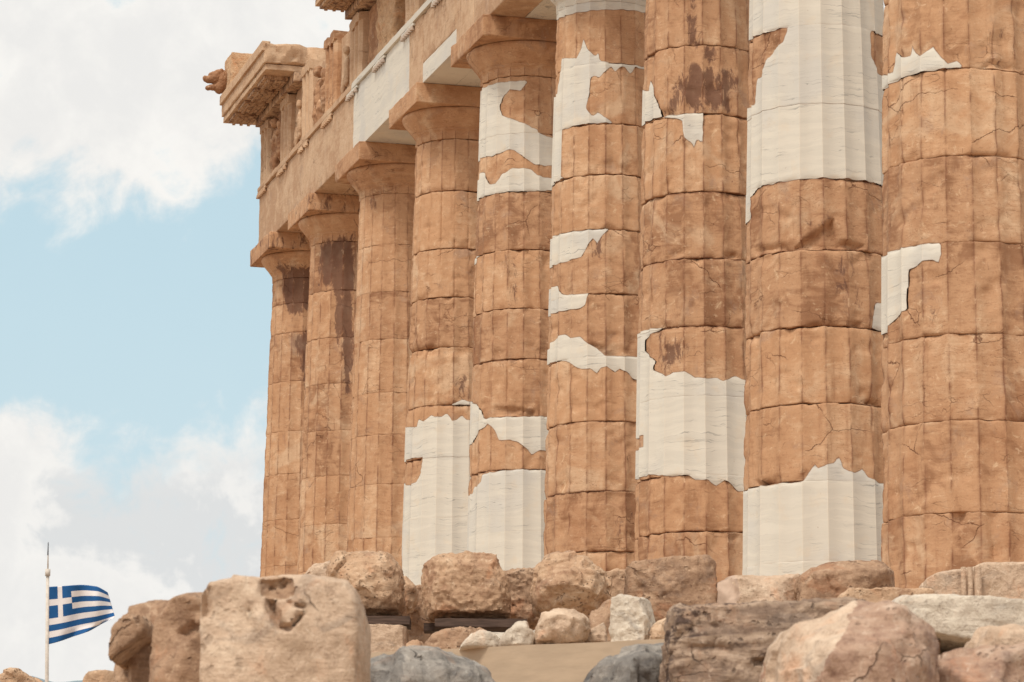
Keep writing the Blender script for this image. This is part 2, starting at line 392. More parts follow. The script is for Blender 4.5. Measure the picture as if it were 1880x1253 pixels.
M_OLD = old_marble('old_marble')
M_OLDN = old_marble('brown_marble', seam=False)
M_ARCH = old_marble('pale_old_marble', (0.44, 0.285, 0.185), (0.56, 0.40, 0.275), (0.66, 0.51, 0.375), seam=False, rk=0.35)
M_WHITE = white_marble('white_marble')
M_BROKEN = rubble('broken_marble', (0.42, 0.245, 0.135), (0.58, 0.375, 0.225), (0.70, 0.51, 0.335), pitk=0.35, pits=22)
M_RTAN = rubble('tan_rubble', (0.36, 0.21, 0.13), (0.51, 0.335, 0.215), (0.64, 0.465, 0.32), pitk=0.55, pits=26)
M_RBRN = rubble('brown_rubble', (0.25, 0.15, 0.095), (0.40, 0.255, 0.165), (0.54, 0.37, 0.25), pitk=0.6, pits=20)
M_RPALE = rubble('pale_rubble', (0.43, 0.30, 0.205), (0.59, 0.43, 0.31), (0.71, 0.55, 0.41), pitk=0.35, pits=12, scale=1.2)
M_RWHITE = rubble('white_rubble', (0.47, 0.39, 0.31), (0.61, 0.52, 0.42), (0.74, 0.65, 0.53), pitk=0.2, pits=14)
M_RGREY = rubble('grey_rock', (0.12, 0.11, 0.105), (0.23, 0.21, 0.19), (0.40, 0.355, 0.31), pit=(0.07, 0.065, 0.065), pitk=0.5, pits=9, scale=1.1)
M_RPINK = rubble('rose_rubble', (0.30, 0.18, 0.13), (0.46, 0.305, 0.22), (0.62, 0.47, 0.36), pitk=0.45, pits=22, scale=1.2)
M_RPORE = rubble('porous_limestone', (0.24, 0.165, 0.12), (0.40, 0.285, 0.205), (0.54, 0.40, 0.30), pit=(0.05, 0.03, 0.028), pitk=0.5, pits=22, strata=0.5, pgate=0.45, crust=0.85)
M_RPINKLIT = rubble('rose_rubble_lit', (0.46, 0.33, 0.235), (0.58, 0.435, 0.32), (0.68, 0.53, 0.40), pitk=0.2, pits=16)  # paler rose stone; light on the boulder's left facet put into the colour
M_RPINKS = plain('smooth_pale_face', (0.52, 0.38, 0.29), 0.8, 6, 0.15)  # smooth pale tone for one block's left face
M_RGREYLIT = rubble('grey_rock_lit', (0.17, 0.155, 0.14), (0.33, 0.295, 0.26), (0.50, 0.44, 0.38), pit=(0.06, 0.05, 0.05), pitk=0.5, pits=9, scale=1.1)  # lighter copy of the grey rock, painted light for its right facet
M_SLAB = plain('smooth_slab', (0.45, 0.34, 0.24), 0.75, 3, 0.10, stretch=(1, 1, 5))
M_WOOD = plain('weathered_timber', (0.10, 0.065, 0.05), 0.85, 6, 0.4, stretch=(1, 1, 12))
M_METAL = plain('painted_pole', (0.62, 0.56, 0.50), 0.5, 5, 0.15)
M_DARK = plain('dark_fitting', (0.05, 0.05, 0.06), 0.5, 5, 0.15)
M_BLUE = plain('blue_cloth', (0.018, 0.10, 0.28), 0.9, 3, 0.12)
M_CLOTH = plain('white_cloth', (0.78, 0.74, 0.74), 0.9, 3, 0.05)
M_GROUND = rubble('dry_ground', (0.30, 0.22, 0.15), (0.42, 0.31, 0.22), (0.52, 0.41, 0.30), pitk=0.4, pits=3, scale=0.5)
M_HILL = plain('far_hill', (0.20, 0.25, 0.28), 0.95, 0.004, 0.2)

# ------------------------------------------------------------------ column geometry
Z0, ZN = -0.55, 9.57            # foot of shaft, top of shaft (joint under the capital)
CX = [0.0, 3.68] + [3.68+4.29*i for i in range(1, 8)]
def rad(z):
    q = np.clip(np.asarray(z, float)/9.57, -0.06, 1)
    return 0.955 - 0.215*q + 0.017*np.sin(np.pi*np.clip(q, 0, 1))

def to_cyl(i, x, y):
    """photo point -> (theta, z) on column i; beyond the outline it wraps round the side"""
    d = ray(x, y); o = EYE - np.array([CX[i], 0, 0])
    R = 0.85; a = d[0]**2+d[1]**2
    for _ in range(6):
        b = 2*(o[0]*d[0]+o[1]*d[1]); c = o[0]**2+o[1]**2-R*R
        disc = b*b-4*a*c
        s = (-b-math.sqrt(max(disc, 0)))/(2*a)
        z = o[2]+s*d[2]; R = float(rad(z))
    th = math.atan2(o[1]+s*d[1], o[0]+s*d[0])
    view = math.atan2(o[1], o[0])
    rel = (th-view+math.pi) % (2*math.pi)-math.pi
    if disc <= a*0.03 or abs(rel) > 1.33:
        # at or past the outline
        rel = math.copysign(1.9, rel if abs(rel) > 0.2 else ((x-940)/F_PX - (-(o[0]*rt[0]+o[1]*rt[1]))/(-(o[0]*fw[0]+o[1]*fw[1]))))
    return rel, z, view

# joints between drums: one photo point on each joint
JOINTS = {
 0: [(511, 560), (511, 613), (511, 702), (536, 791), (536, 869), (536, 953), (516, 1039)],
 1: [(582, 536), (600, 620), (608, 704), (598, 790), (613, 873), (603, 962)],
 2: [(690, 450), (690, 536), (690, 623), (690, 721), (690, 798), (690, 889), (715, 986)],
 3: [(820, 350), (820, 456), (820, 545), (820, 637), (817, 743), (810, 839), (810, 950)],
 4: [(940, 351), (940, 458), (940, 566), (940, 659), (940, 765), (940, 862), (940, 975)],
 5: [(1100, 18), (1100, 116), (1090, 227), (1090, 320), (1090, 421), (1090, 539), (1090, 655), (1090, 773), (1090, 902), (1085, 1012)],
 6: [(1275, -35), (1275, 82), (1275, 208), (1275, 351), (1275, 473), (1275, 598), (1275, 726), (1275, 871), (1275, 975)],
 7: [(1495, -80), (1495, 45), (1495, 190), (1495, 328), (1495, 457), (1495, 599), (1495, 740), (1495, 883), (1495, 1030)],
 8: [(1760, -30), (1760, 125), (1760, 284), (1760, 443), (1760, 612), (1760, 771), (1760, 940)],
}
# outlines of the new white marble let into each column (photo points on the surface)
WHITE = {
 3: [[(735, 1400), (735, 798), (743, 781), (762, 784), (765, 769), (777, 774), (788, 761), (795, 765), (810, 765), (819, 757), (830, 772), (840, 770), (848, 761), (858, 771), (880, 775), (880, 1400)],
     [(830, 743), (848, 733), (861, 737), (875, 738), (875, 744)]],
 4: [[(880, 167), (949, 148), (972, 148), (955, 166), (935, 164), (923, 175), (916, 195), (920, 212), (943, 219), (972, 231), (988, 238), (989, 243), (1014, 252), (1030, 256), (1030, 304), (1001, 304), (981, 301), (963, 289), (943, 275), (929, 275), (917, 281), (899, 287), (883, 289), (868, 296), (868, 168)],
     [(866, 369), (866, 337), (880, 318), (887, 317), (895, 338), (909, 337), (919, 318), (926, 317), (940, 308), (975, 310), (989, 322), (1012, 327), (1030, 330), (1030, 351), (975, 351), (940, 351), (909, 355)],
     [(864, 472), (878, 469), (870, 493), (864, 500)],
     [(855, 728), (862, 729), (870, 742), (881, 753), (885, 768), (949, 765), (1003, 764), (1015, 764), (1015, 828), (991, 827), (978, 835), (969, 825), (952, 812), (937, 808), (913, 808), (909, 796), (901, 783), (892, 777), (886, 784), (871, 797), (865, 814), (852, 815)],
     [(881, 871), (942, 862), (998, 863), (1012, 864), (1012, 1400), (852, 1400), (852, 907), (864, 907), (865, 893), (873, 894), (880, 885)]],
 5: [[(1010, 34), (1030, 31), (1053, 24), (1093, 19), (1134, 17), (1183, 22), (1210, 26), (1210, -60), (1010, -60)],
     [(1027, 108), (1043, 106), (1057, 107), (1063, 94), (1069, 70), (1076, 87), (1091, 103), (1099, 94), (1101, 111), (1134, 117), (1183, 122), (1200, 124), (1200, 130), (1183, 127), (1167, 123), (1160, 136), (1150, 123), (1139, 123), (1130, 130), (1122, 122), (1099, 142), (1091, 138), (1084, 142), (1082, 168), (1074, 198), (1087, 213), (1097, 205), (1126, 225), (1066, 228), (1030, 239), (1028, 323), (1033, 327), (1013, 338), (1005, 338), (1005, 176), (1021, 173), (1025, 130)],
     [(1000, 438), (1060, 424), (1118, 420), (1102, 436), (1095, 446), (1088, 436), (1064, 472), (1030, 482), (1000, 491)],
     [(998, 528), (1018, 525), (1030, 541), (1057, 540), (1079, 539), (1073, 559), (1057, 567), (998, 580)],
     [(1033, 612), (1046, 621), (1061, 617), (1079, 631), (1095, 638), (1111, 653), (1167, 654), (1185, 655), (1185, 700), (1166, 696), (1153, 683), (1139, 677), (1130, 683), (1114, 673), (1103, 674), (1095, 684), (1082, 677), (1060, 677), (1044, 666), (1030, 662), (995, 668), (995, 650), (1012, 626)]],
 6: [[(1170, 155), (1177, 155), (1187, 167), (1189, 147), (1197, 161), (1206, 195), (1212, 214), (1170, 231)],
     [(1212, 215), (1274, 207), (1291, 208), (1289, 261), (1279, 253), (1274, 270), (1268, 261), (1255, 253), (1251, 221), (1239, 217)],
     [(1155, 612), (1205, 602), (1216, 601), (1199, 610), (1180, 624), (1180, 645), (1199, 662), (1196, 679), (1222, 691), (1233, 682), (1256, 682), (1274, 691), (1299, 695), (1315, 692), (1328, 699), (1340, 696), (1353, 689), (1368, 698), (1390, 700), (1390, 905), (1357, 902), (1348, 891), (1332, 881), (1316, 892), (1300, 881), (1274, 881), (1262, 872), (1246, 872), (1230, 875), (1207, 872), (1198, 871), (1155, 880)]],
 7: [[(1377, -200), (1640, -200), (1640, 344), (1620, 341), (1604, 335), (1529, 327), (1489, 328), (1452, 332), (1389, 346), (1380, 365), (1376, 400), (1371, 426), (1355, 426), (1355, 193), (1386, 193), (1388, 144), (1400, 142), (1407, 109), (1417, 98), (1437, 78), (1446, 49), (1409, 60), (1377, 71), (1355, 72), (1355, -200)],
     [(1611, 555), (1640, 567), (1640, 609), (1618, 608), (1600, 603), (1607, 570)],
     [(1350, 902), (1366, 900), (1412, 891), (1474, 884), (1488, 865), (1494, 849), (1501, 859), (1533, 849), (1540, 835), (1549, 859), (1568, 869), (1586, 860), (1597, 878), (1616, 887), (1640, 890), (1640, 1400), (1350, 1400)]],
 8: [[(1600, 127), (1621, 128), (1636, 134), (1641, 96), (1657, 105), (1668, 102), (1671, 84), (1679, 96), (1690, 103), (1711, 84), (1727, 107), (1740, 116), (1759, 110), (1768, 123), (1714, 128), (1669, 137), (1641, 150), (1600, 167)],
     [(1600, 472), (1620, 468), (1673, 452), (1725, 445), (1727, 466), (1720, 482), (1708, 476), (1695, 479), (1673, 492), (1665, 495), (1663, 568), (1641, 583), (1625, 610), (1600, 615)]],
}
HOLES = {
 3: [[(730, 848), (743, 846), (755, 841), (776, 839), (769, 870), (760, 885), (750, 892), (730, 882)]],
 6: [[(1155, 808), (1166, 806), (1176, 799), (1176, 821), (1166, 826), (1155, 826)]],
 7: [[(1599, 56), (1640, 73), (1640, 141), (1621, 141), (1610, 135), (1600, 101)]],
}
# black crust, photo points on the surface
STAIN = {
 0: [[(515, 490), (570, 490), (570, 560), (555, 575), (535, 575), (522, 560)], [(545, 620), (570, 600), (570, 720), (552, 700)]],
 1: [[(585, 450), (650, 430), (652, 520), (648, 560), (625, 545), (610, 530), (585, 520)], [(615, 540), (652, 540), (650, 640), (640, 700), (630, 640), (618, 620)], [(628, 640), (645, 640), (645, 720), (634, 720)]],
 2: [[(675, 365), (700, 365), (690, 385), (680, 390)]],
 3: [[(815, 690), (862, 690), (862, 735), (820, 735)], [(850, 555), (866, 555), (866, 620), (856, 620)]],
 4: [[(925, 470), (945, 470), (950, 560), (932, 560)]],
 5: [[(1080, 430), (1120, 430), (1110, 470), (1085, 480)], [(1130, 940), (1165, 940), (1165, 1010), (1135, 1000)]],
 6: [[(1260, 125), (1340, 125), (1355, 150), (1350, 205), (1215, 208), (1225, 170)], [(1290, 85), (1315, 85), (1312, 135), (1300, 135)], [(1205, 620), (1260, 620), (1255, 670), (1210, 670)], [(1265, 0), (1280, 0), (1280, 80), (1262, 80)]],
 7: [[(1525, 470), (1560, 470), (1580, 560), (1560, 590), (1535, 520)], [(1480, 400), (1530, 395), (1530, 425), (1480, 430)]],
 8: [[(1700, 570), (1720, 570), (1720, 615), (1700, 615)], [(1810, 50), (1850, 60), (1860, 120), (1830, 120)]],
}
# spalls: places where a drum has lost a piece (photo outline, depth in metres)
CHIPS = {
 3: [([(745, 640), (865, 640), (865, 655), (745, 662)], 0.02), ([(805, 740), (862, 738), (862, 745), (805, 748)], 0.03)],
 4: [([(905, 745), (985, 752), (985, 768), (905, 768)], 0.05), ([(870, 768), (892, 740), (880, 735)], 0.03)],
 5: [([(1060, 655), (1110, 655), (1165, 651), (1165, 640), (1080, 628)], 0.015), ([(1085, 1005), (1110, 1018), (1070, 1018)], 0.05), ([(1045, 905), (1165, 905), (1165, 930), (1045, 930)], 0.02)],
 6: [([(1235, 458), (1270, 455), (1240, 476), (1215, 477)], 0.03), ([(1330, 462), (1355, 462), (1365, 476), (1330, 476)], 0.05), ([(1195, 598), (1365, 596), (1365, 610), (1195, 612)], 0.012)],
 7: [([(1452, 458), (1530, 400), (1545, 440), (1590, 450), (1580, 462), (1500, 462)], 0.09), ([(1385, 455), (1440, 445), (1450, 462), (1385, 470)], 0.04), ([(1380, 880), (1410, 885), (1405, 895), (1385, 895)], 0.05), ([(1590, 735), (1618, 735), (1618, 748), (1590, 745)], 0.05), ([(1480, 595), (1500, 590), (1515, 604), (1480, 604)], 0.05), ([(1555, 590), (1585, 590), (1585, 604), (1555, 604)], 0.04)],
 8: [([(1775, 280), (1860, 282), (1860, 290), (1775, 290)], 0.05), ([(1820, 108), (1880, 125), (1860, 132), (1800, 125)], 0.05), ([(1690, 612), (1740, 610), (1720, 622), (1690, 624)], 0.05), ([(1740, 940), (1772, 940), (1768, 985), (1748, 970)], 0.03), ([(1810, 940), (1840, 940), (1835, 1040), (1815, 1010)], 0.04)],
}
WEAR = {3: {0: .2, 1: .85, 2: .55, 3: .1, 4: .1}, 4: {1: .5, 2: .3, 5: .6}, 8: {1: .2, 3: .2, 4: .15}, 2: {0: .35, 1: .25}, 7: {6: .3, 4: .2}, 5: {1: .7}, 1: {}, 0: {}, 6: {7: .25}}

FL = 20
TS = np.array([0.0, .05, .13, .25, .38, .5, .62, .75, .87, .95])
THETA = np.concatenate([(k+TS)/FL*2*math.pi for k in range(FL)])
TT = np.tile(TS, FL)

RADJ = {CX[7]: .026, CX[8]: .012}
def surf(th, z, tt, wear, worn_noise, cx):
    R = rad(z)+RADJ.get(cx, 0)
    d = 0.058*R/0.95*np.sin(np.pi*tt)**0.85
    near = np.minimum(tt, 1-tt)                         # 0 on the arris
    r = R - d*(1-0.75*wear) - (0.012*wear) - np.clip(1-near/0.10, 0, 1)*(0.004+0.024*worn_noise)
    return r

def make_column(i, temple):
    col = empty('column', (0, 0, 0), temple)
    view = math.atan2(EYE[1], EYE[0]-CX[i])
    rng = random.Random(100+i)
    js = sorted(to_cyl(i, x, y)[1] for x, y in JOINTS[i])
    js = [j for j in js if Z0+0.25 < j < ZN-0.25]
    full = [Z0]+js+[ZN]
    out = [full[0]]
    for b in full[1:]:
        a = out[-1]; n = int(round((b-a)/0.98)) if b-a > 1.5 else 1
        for k in range(1, n+1): out.append(a+(b-a)*k/n)
    z_list = out
    def pol(P, wrap=True):
        q = []
        for x, y in P:
            rel, z, _ = to_cyl(i, x, y); q.append((rel*0.86, z))
        return q
    WP = [pol(p) for p in WHITE.get(i, [])]; HP = [pol(p) for p in HOLES.get(i, [])]
    SP = [pol(p) for p in STAIN.get(i, [])]; CP = [(pol(p), d) for p, d in CHIPS.get(i, [])]
    nd = len(z_list)-1
    for k in range(nd):
        za, zb = z_list[k], z_list[k+1]
        order_from_top = nd-1-k
        w0 = WEAR.get(i, {}).get(order_from_top, rng.choice([0, 0, .08, .15, .25]) if i > 2 else 0.05)
        g = rng.uniform(.0035, .007) if i > 2 else 0.0035
        n = max(3, int((zb-za)/0.032))
        rows = [za, za+g, za+g*2.2, za+.03] + list(np.linspace(za+.06, zb-.06, n)) + [zb-.03, zb-g*2.2, zb-g, zb]
        rows = np.array(rows); nr = len(rows); nc = len(THETA)
        TH, Z = np.meshgrid(THETA, rows); T2 = np.tile(TT, (nr, 1))
        th, z, tt = TH.ravel(), Z.ravel(), T2.ravel()
        rel = (th-view+math.pi) % (2*math.pi)-math.pi
        px, py = rel*0.86, z
        base = np.stack([CX[i]+rad(z)*np.cos(th), rad(z)*np.sin(th), z], 1)
        sd = np.full(th.shape, -9.0)
        for p in WP: sd = np.maximum(sd, poly_sd(px, py, p))
        for p in HP: sd = np.minimum(sd, -poly_sd(px, py, p))
        near_seam = np.abs(sd) < .2
        if near_seam.any(): sd[near_seam] += 0.010*fbm(base[near_seam]*9, 3)
        st = np.zeros(th.shape)
        for p in SP: st = np.maximum(st, np.clip(poly_sd(px, py, p)/0.24+0.5, 0, 1)*(1.3 if i < 2 else 1.0 if i == 6 else .55))
        # ---- radius
        faint = i == 2 or (i == 8 and order_from_top > 4) or (i < 3 and k < nd-3)
        dist = np.minimum(z-za, zb-z)
        nA = fbm(base*3.1+i*5+k*3.3, 3); nB = fbm(base*11+k*1.7, 2); nC = fbm(base*np.array([6, 6, 2.5])+40+k, 3)
        wearf = np.clip(w0 + 0.25*np.clip(fbm(base*1.3+k*9, 2)-.1, 0, 1), 0, 1)
        r_old = surf(th, z, tt, wearf, np.clip(nC*1.3+.25+w0*.5, 0, 1), CX[i])
        r_old += 0.005*nA + 0.0025*nB
        dent = np.clip(nA-0.28, 0, 1)*0.05*(1 if i > 2 else .35) + np.clip(nC-.55, 0, 1)*.03
        r_old -= dent
        # chipped rims: flute feet round off, random bites
        bite = np.clip(nC+0.15, 0, 1)*0.028*np.exp(-dist/.022) + np.clip(nA-.05, 0, 1)*.07*np.exp(-dist/.05)
        bite += 0.018*np.exp(-dist/.03)*np.clip(1-np.minimum(tt, 1-tt)/.25, 0, 1)
        bite *= (.65 if i > 2 else .3)*(.4 if faint else 1)
        r_old -= bite
        for p, dd in CP:
            s = poly_sd(px, py, p); r_old -= dd*smooth(s, -.015, .05)*(1+.5*nA)
        r_wh = surf(th, z, tt, 0.40, 0.0, CX[i])+.003
        tight = smooth(dist, -0.001, g*1.6)
        seamf = smooth(np.abs(sd), 0.0, .035)
        base_r = surf(th, z, tt, .1, .05, CX[i])
        r = np.where(sd > 0, base_r*(1-seamf)+r_wh*seamf, np.minimum(base_r, r_old+.01)*(1-seamf)+r_old*seamf)
        r_seam_gap = np.where(sd > 0, 0.0, 0.003)*np.exp(-(sd/.05)**2)
        r = r - r_seam_gap
        gapd = np.where(sd > 0, .003, .055 if i > 2 else .02)*(.35 if faint else 1)
        if faint: rdg_k = .3
        else: rdg_k = 1.0
        r = r - gapd*(1-tight)*np.clip(.55+1.8*nC, .12, 1)
        # drums never line up perfectly
        r += 0 if (i < 3 or faint) else rng.uniform(-.004, .004)
        V = np.stack([CX[i]+r*np.cos(th), r*np.sin(th), z], 1)
        idx = np.arange(nr*nc).reshape(nr, nc)
        a = idx[:-1, :]; b = np.roll(idx, -1, 1)[:-1, :]; c = np.roll(idx, -1, 1)[1:, :]; d = idx[1:, :]
        quads = np.stack([a, b, c, d], -1).reshape(-1, 4)
        pos = sd > 0; cnt = pos[quads].sum(1)
        tint = rng.random()
        arr = np.where(np.minimum(tt, 1-tt) < .01, 1.0, np.where(np.minimum(tt, 1-tt) < .06, .30, 0.0))
        rdg = arr*np.clip(1-wearf*.9, 0, 1)*np.clip(.85+1.6*nA+.7*nB, 0, 1)
        fid = (np.arange(len(th)) % nc)//len(TS)
        tone = np.random.RandomState(i*50+k).rand(FL)[fid]
        st = st*(.6+.4*np.sin(np.pi*tt))
        jn = np.clip(.75+1.3*nC, 0, 1)*(dist < .011)*(1 if i > 2 else .45)*rdg_k
        rdg = np.where(sd > 0, (np.minimum(tt, 1-tt) < .01)*.7, np.maximum(rdg, jn))
        def emit(name, sel_full, sign, mat, cap, lab=None):
            EV = []
            faces = [tuple(q) for q in quads[sel_full]]
            EV = []; ES = []; EN = {}
            for q in quads[(cnt > 0) & (cnt < 4)]:
                poly = []
                for e in range(4):
                    u, v = int(q[e]), int(q[(e+1) % 4])
                    if (sd[u] > 0) == (sign > 0): poly.append(u)
                    if (sd[u] > 0) != (sd[v] > 0):
                        key = (min(u, v), max(u, v))
                        if key not in EN:
                            f = sd[key[0]]/(sd[key[0]]-sd[key[1]]); EN[key] = nr*nc+len(EV)
                            pa = key[0] if (sd[key[0]] > 0) == (sign > 0) else key[1]
                            vv = V[key[0]]*(1-f)+V[key[1]]*f; ra = math.hypot(V[pa][0]-CX[i], V[pa][1]); rv = math.hypot(vv[0]-CX[i], vv[1])
                            kf = 1+(min(ra, rv) if sign < 0 else max(ra, rv))/rv-1
                            vv = np.array([CX[i]+(vv[0]-CX[i])*kf, vv[1]*kf, vv[2]])
                            EV.append((vv, st[key[0]]*(1-f)+st[key[1]]*f, 0.0))
                        poly.append(EN[key])
                if len(poly) >= 3: faces.append(tuple(poly))
            if not faces: return
            if sign > 0 and not cap:
                par = {}
                def find(a_):
                    while par.setdefault(a_, a_) != a_: par[a_] = par[par[a_]]; a_ = par[a_]
                    return a_
                for f_ in faces:
                    for v_ in f_[1:]: par[find(v_)] = find(f_[0])
                grp = {}
                for f_ in faces: grp.setdefault(find(f_[0]), []).append(f_)
                pieces = [g_ for g_ in grp.values() if len(g_) > 5]
            else: pieces = [faces]
            for faces in pieces: finish(name, faces, EV, mat, cap, lab)
        def finish(name, faces, EV, mat, cap, lab):
            if cap:
                faces.append(tuple(idx[0][::-1])); faces.append(tuple(idx[-1]))
            allV = np.vstack([V]+[np.array([e[0]]) for e in EV]) if EV else V
            allS = np.concatenate([sd, np.zeros(len(EV))]); allT = np.concatenate([st, [e[1] for e in EV]])
            used = sorted({j for f in faces for j in f}); mp = {o: n_ for n_, o in enumerate(used)}
            faces = [tuple(mp[j] for j in f) for f in faces]
            o = mesh_from(name, allV[used], faces, mat, col, {'sd': allS[used] if (WP) else np.full(len(used), -9), 'stain': allT[used], 'tint': np.full(len(used), tint), 'ridge': np.concatenate([rdg, np.zeros(len(EV))])[used], 'tone': np.concatenate([tone, np.full(len(EV), .5)])[used]}, 42)
            if lab: o['label'] = lab
        n_old = (cnt == 0).sum(); n_new = (cnt == 4).sum()
        whole_white = n_new > n_old
        emit('drum', cnt == 0, -1, M_OLD, not whole_white)
        if pos.any():
            emit('marble_inlay', cnt == 4, 1, M_WHITE, whole_white, 'smooth new white marble let into the old fluted drum')
    # capital: fluted neck, echinus, abacus
    def revolve(prof, name, fl_until, mat, tint, stain_fn=None, wsd=None):
        prof = np.array(prof); nr = len(prof); nc = len(THETA)
        Z = np.repeat(prof[:, 1], nc); R = np.repeat(prof[:, 0], nc); th = np.tile(THETA, nr); tt = np.tile(TT, nr)
        f = np.clip((fl_until-Z)/.05, 0, 1)
        rg_ = (np.minimum(tt, 1-tt) < .01)*f*.8
        r = R - f*(0.036*np.sin(np.pi*tt)**.85) 
        base = np.stack([CX[i]+r*np.cos(th), r*np.sin(th), Z], 1)
        nA = fbm(base*2.6+i*3, 3)
        r = r + .006*nA - np.clip(nA-.35, 0, 1)*.06
        V = np.stack([CX[i]+r*np.cos(th), r*np.sin(th), Z], 1)
        idx = np.arange(nr*nc).reshape(nr, nc)
        a = idx[:-1, :]; b = np.roll(idx, -1, 1)[:-1, :]; c = np.roll(idx, -1, 1)[1:, :]; d = idx[1:, :]
        quads = [tuple(q) for q in np.stack([a, b, c, d], -1).reshape(-1, 4)]
        quads += [tuple(idx[0][::-1]), tuple(idx[-1])]
        rel = (th-view+math.pi) % (2*math.pi)-math.pi
        st = np.zeros(len(th))
        for p in SP: st = np.maximum(st, np.clip(poly_sd(rel*.86, Z, p)/0.24+0.5, 0, 1))
        return mesh_from(name, V, quads, mat, col, {'sd': np.full(len(V), -9), 'stain': st, 'tint': np.full(len(V), tint), 'ridge': rg_}, 50)
    t0 = rng.random()
    neckmat = M_WHITE if i == 5 else M_OLD
    prof = [(.70, ZN), (.735, ZN+.006), (.742, ZN+.02), (.742, ZN+.10), (.745, ZN+.15), (.757, ZN+.16), (.757, ZN+.172), (.768, ZN+.178), (.768, ZN+.19), (.78, ZN+.196),
            (.80, ZN+.225), (.84, ZN+.275), (.88, ZN+.325), (.915, ZN+.37), (.945, ZN+.415), (.965, ZN+.45), (.972, ZN+.48), (.965, ZN+.505), (.94, ZN+.515)]
    revolve(prof, 'echinus', ZN+.16, neckmat, t0)
    hw = 1.0 if i else 1.03
    block('abacus', (CX[i]-hw, CX[i]+hw, -hw, hw, ZN+.515, 10.43), M_OLD, col, r=.012, rough=.004, chip=.035, step=.08, seed=i+.3,
          attrs={'sd': -9, 'stain': (.35 if i in (0, 1) else .12), 'tint': t0})
    return col

temple = empty('temple', (0, 0, 0))
tag(temple, 'ruined Doric temple with fluted brown marble columns patched in white, seen from its corner', 'temple')
LAB = ['farthest column, standing under the corner of the entablature', 'second farthest column, with black crust below its capital',
       'slender brown column third from the far corner', 'column with a wide white foot, fourth from the far corner',
       'column with white marble at both head and foot, its capital fully in view', 'column in the middle, with four thin white inlays at its left side',
       'column with one white band below the middle', 'column with a tall white head and a white foot', 'nearest column, at the right edge']
for i in range(9):
    c = make_column(i, temple); c['label'] = LAB[i]; c['group'] = 'columns of the long side'

# ------------------------------------------------------------------ stylobate
AT = {'sd': -9, 'stain': 0.0, 'tint': .4}
for k, (zt, o) in enumerate([(Z0, 1.15), (Z0-.5, 1.85), (Z0-1.0, 2.55)]):
    for j in range(11):
        x0 = -o + j*((41+o)/11); x1 = -o+(j+1)*((41+o)/11)
        block('step_block', (x0+.004, x1-.004, -o, (30 if k == 0 and False else 3.0), zt-.498, zt), M_ARCH, temple, r=.02, step=.5, seed=k*11+j, attrs=AT)

# ------------------------------------------------------------------ entablature
ZA, ZT, ZF, ZG = 10.43, 11.78, 13.13, 13.87
edges = [-.885, 3.68]+[3.68+4.29*k for k in range(1, 9)]
for b in range(len(edges)-1):
    x0, x1 = edges[b]+.003, edges[b+1]-.003
    for s, (ya, yb) in enumerate([(-.885, -.30), (-.296, .295), (.30, .885)]):
        if s == 0 and b == 2: mat = M_WHITE
        elif s == 1 and b in (2, 4): mat = M_WHITE
        elif s == 1 and b == 3: mat = M_WHITE
        else: mat = M_ARCH
        if s == 0 and b == 3:          # mended beam: an old near end, a white insert, an old remainder
            block('architrave_block', (x0, x0+.95, ya, yb, ZA+.002*s, ZT-.12), M_ARCH, temple, r=.012, chip=.02, step=.15, seed=31, attrs=dict(AT, tint=.7))
            block('architrave_block', (x0+.954, x1-1.1, ya+.002, yb, ZA+.35, ZT-.12), M_ARCH, temple, r=.03, chip=.08, step=.12, seed=32, attrs=dict(AT, tint=.3))
            block('marble_inlay', (x0+.954, x1-1.1, ya+.004, yb, ZA, ZA+.348), M_WHITE, temple, r=.01, chip=.01, step=.2, seed=33, attrs=dict(AT, tint=.3))
            block('architrave_block', (x1-1.096, x1, ya, yb, ZA, ZT-.12), M_ARCH, temple, r=.02, chip=.05, step=.12, seed=34, attrs=dict(AT, tint=.9))
            continue
        block('architrave_block', (x0, x1, ya, yb, ZA+.002*s, ZT-.12), mat, temple, r=.012 if mat == M_WHITE else .02, chip=.008 if mat == M_WHITE else .035, step=.15, seed=b*3+s+1,
              attrs=dict(AT, tint=(b*.37) % 1, stain=.38 if (s > 0 and b < 2) else 0.0))
    block('taenia', (x0, x1, -.935, .885, ZT-.118, ZT), M_WHITE if b in (2, 3) else M_ARCH, temple, r=.006, chip=.010 if b else .05, step=.2, seed=b+50, attrs=dict(AT, tint=.6))
tri = [-.885+.4225, 1.61]
for k in range(9):
    tri += [3.68+4.29*k, 3.68+4.29*k+2.145]
tri = [x for x in tri if x < 34]

def frustum(bm, cx, cy, z0, z1, r0, r1, n=12):
    a = [bm.verts.new((cx+r0*math.cos(2*math.pi*k/n), cy+r0*math.sin(2*math.pi*k/n), z0)) for k in range(n)]
    b = [bm.verts.new((cx+r1*math.cos(2*math.pi*k/n), cy+r1*math.sin(2*math.pi*k/n), z1)) for k in range(n)]
    for k in range(n): bm.faces.new((a[k], a[(k+1) % n], b[(k+1) % n], b[k]))
    bm.faces.new(a[::-1]); bm.faces.new(b)

for k, x in enumerate(tri):
    if x > 20: break
    mat = M_WHITE if 6 < x < 16 else M_ARCH
    rg = block('regula', (x-.42, x+.42, -.930, -.886, ZT-.175, ZT-.119), mat, temple, r=.004, chip=.006, step=.2, seed=k+70, attrs=AT)
    broken = random.Random(k+5)
    for q in range(6):
        if broken.random() < .08: continue
        bm = bmesh.new(); frustum(bm, x-.35+q*.14, -.925, ZT-.25, ZT-.176, .044, .030)
        me = bpy.data.meshes.new('gutta'); bm.to_mesh(me); bm.free(); link('gutta', me, mat, rg)

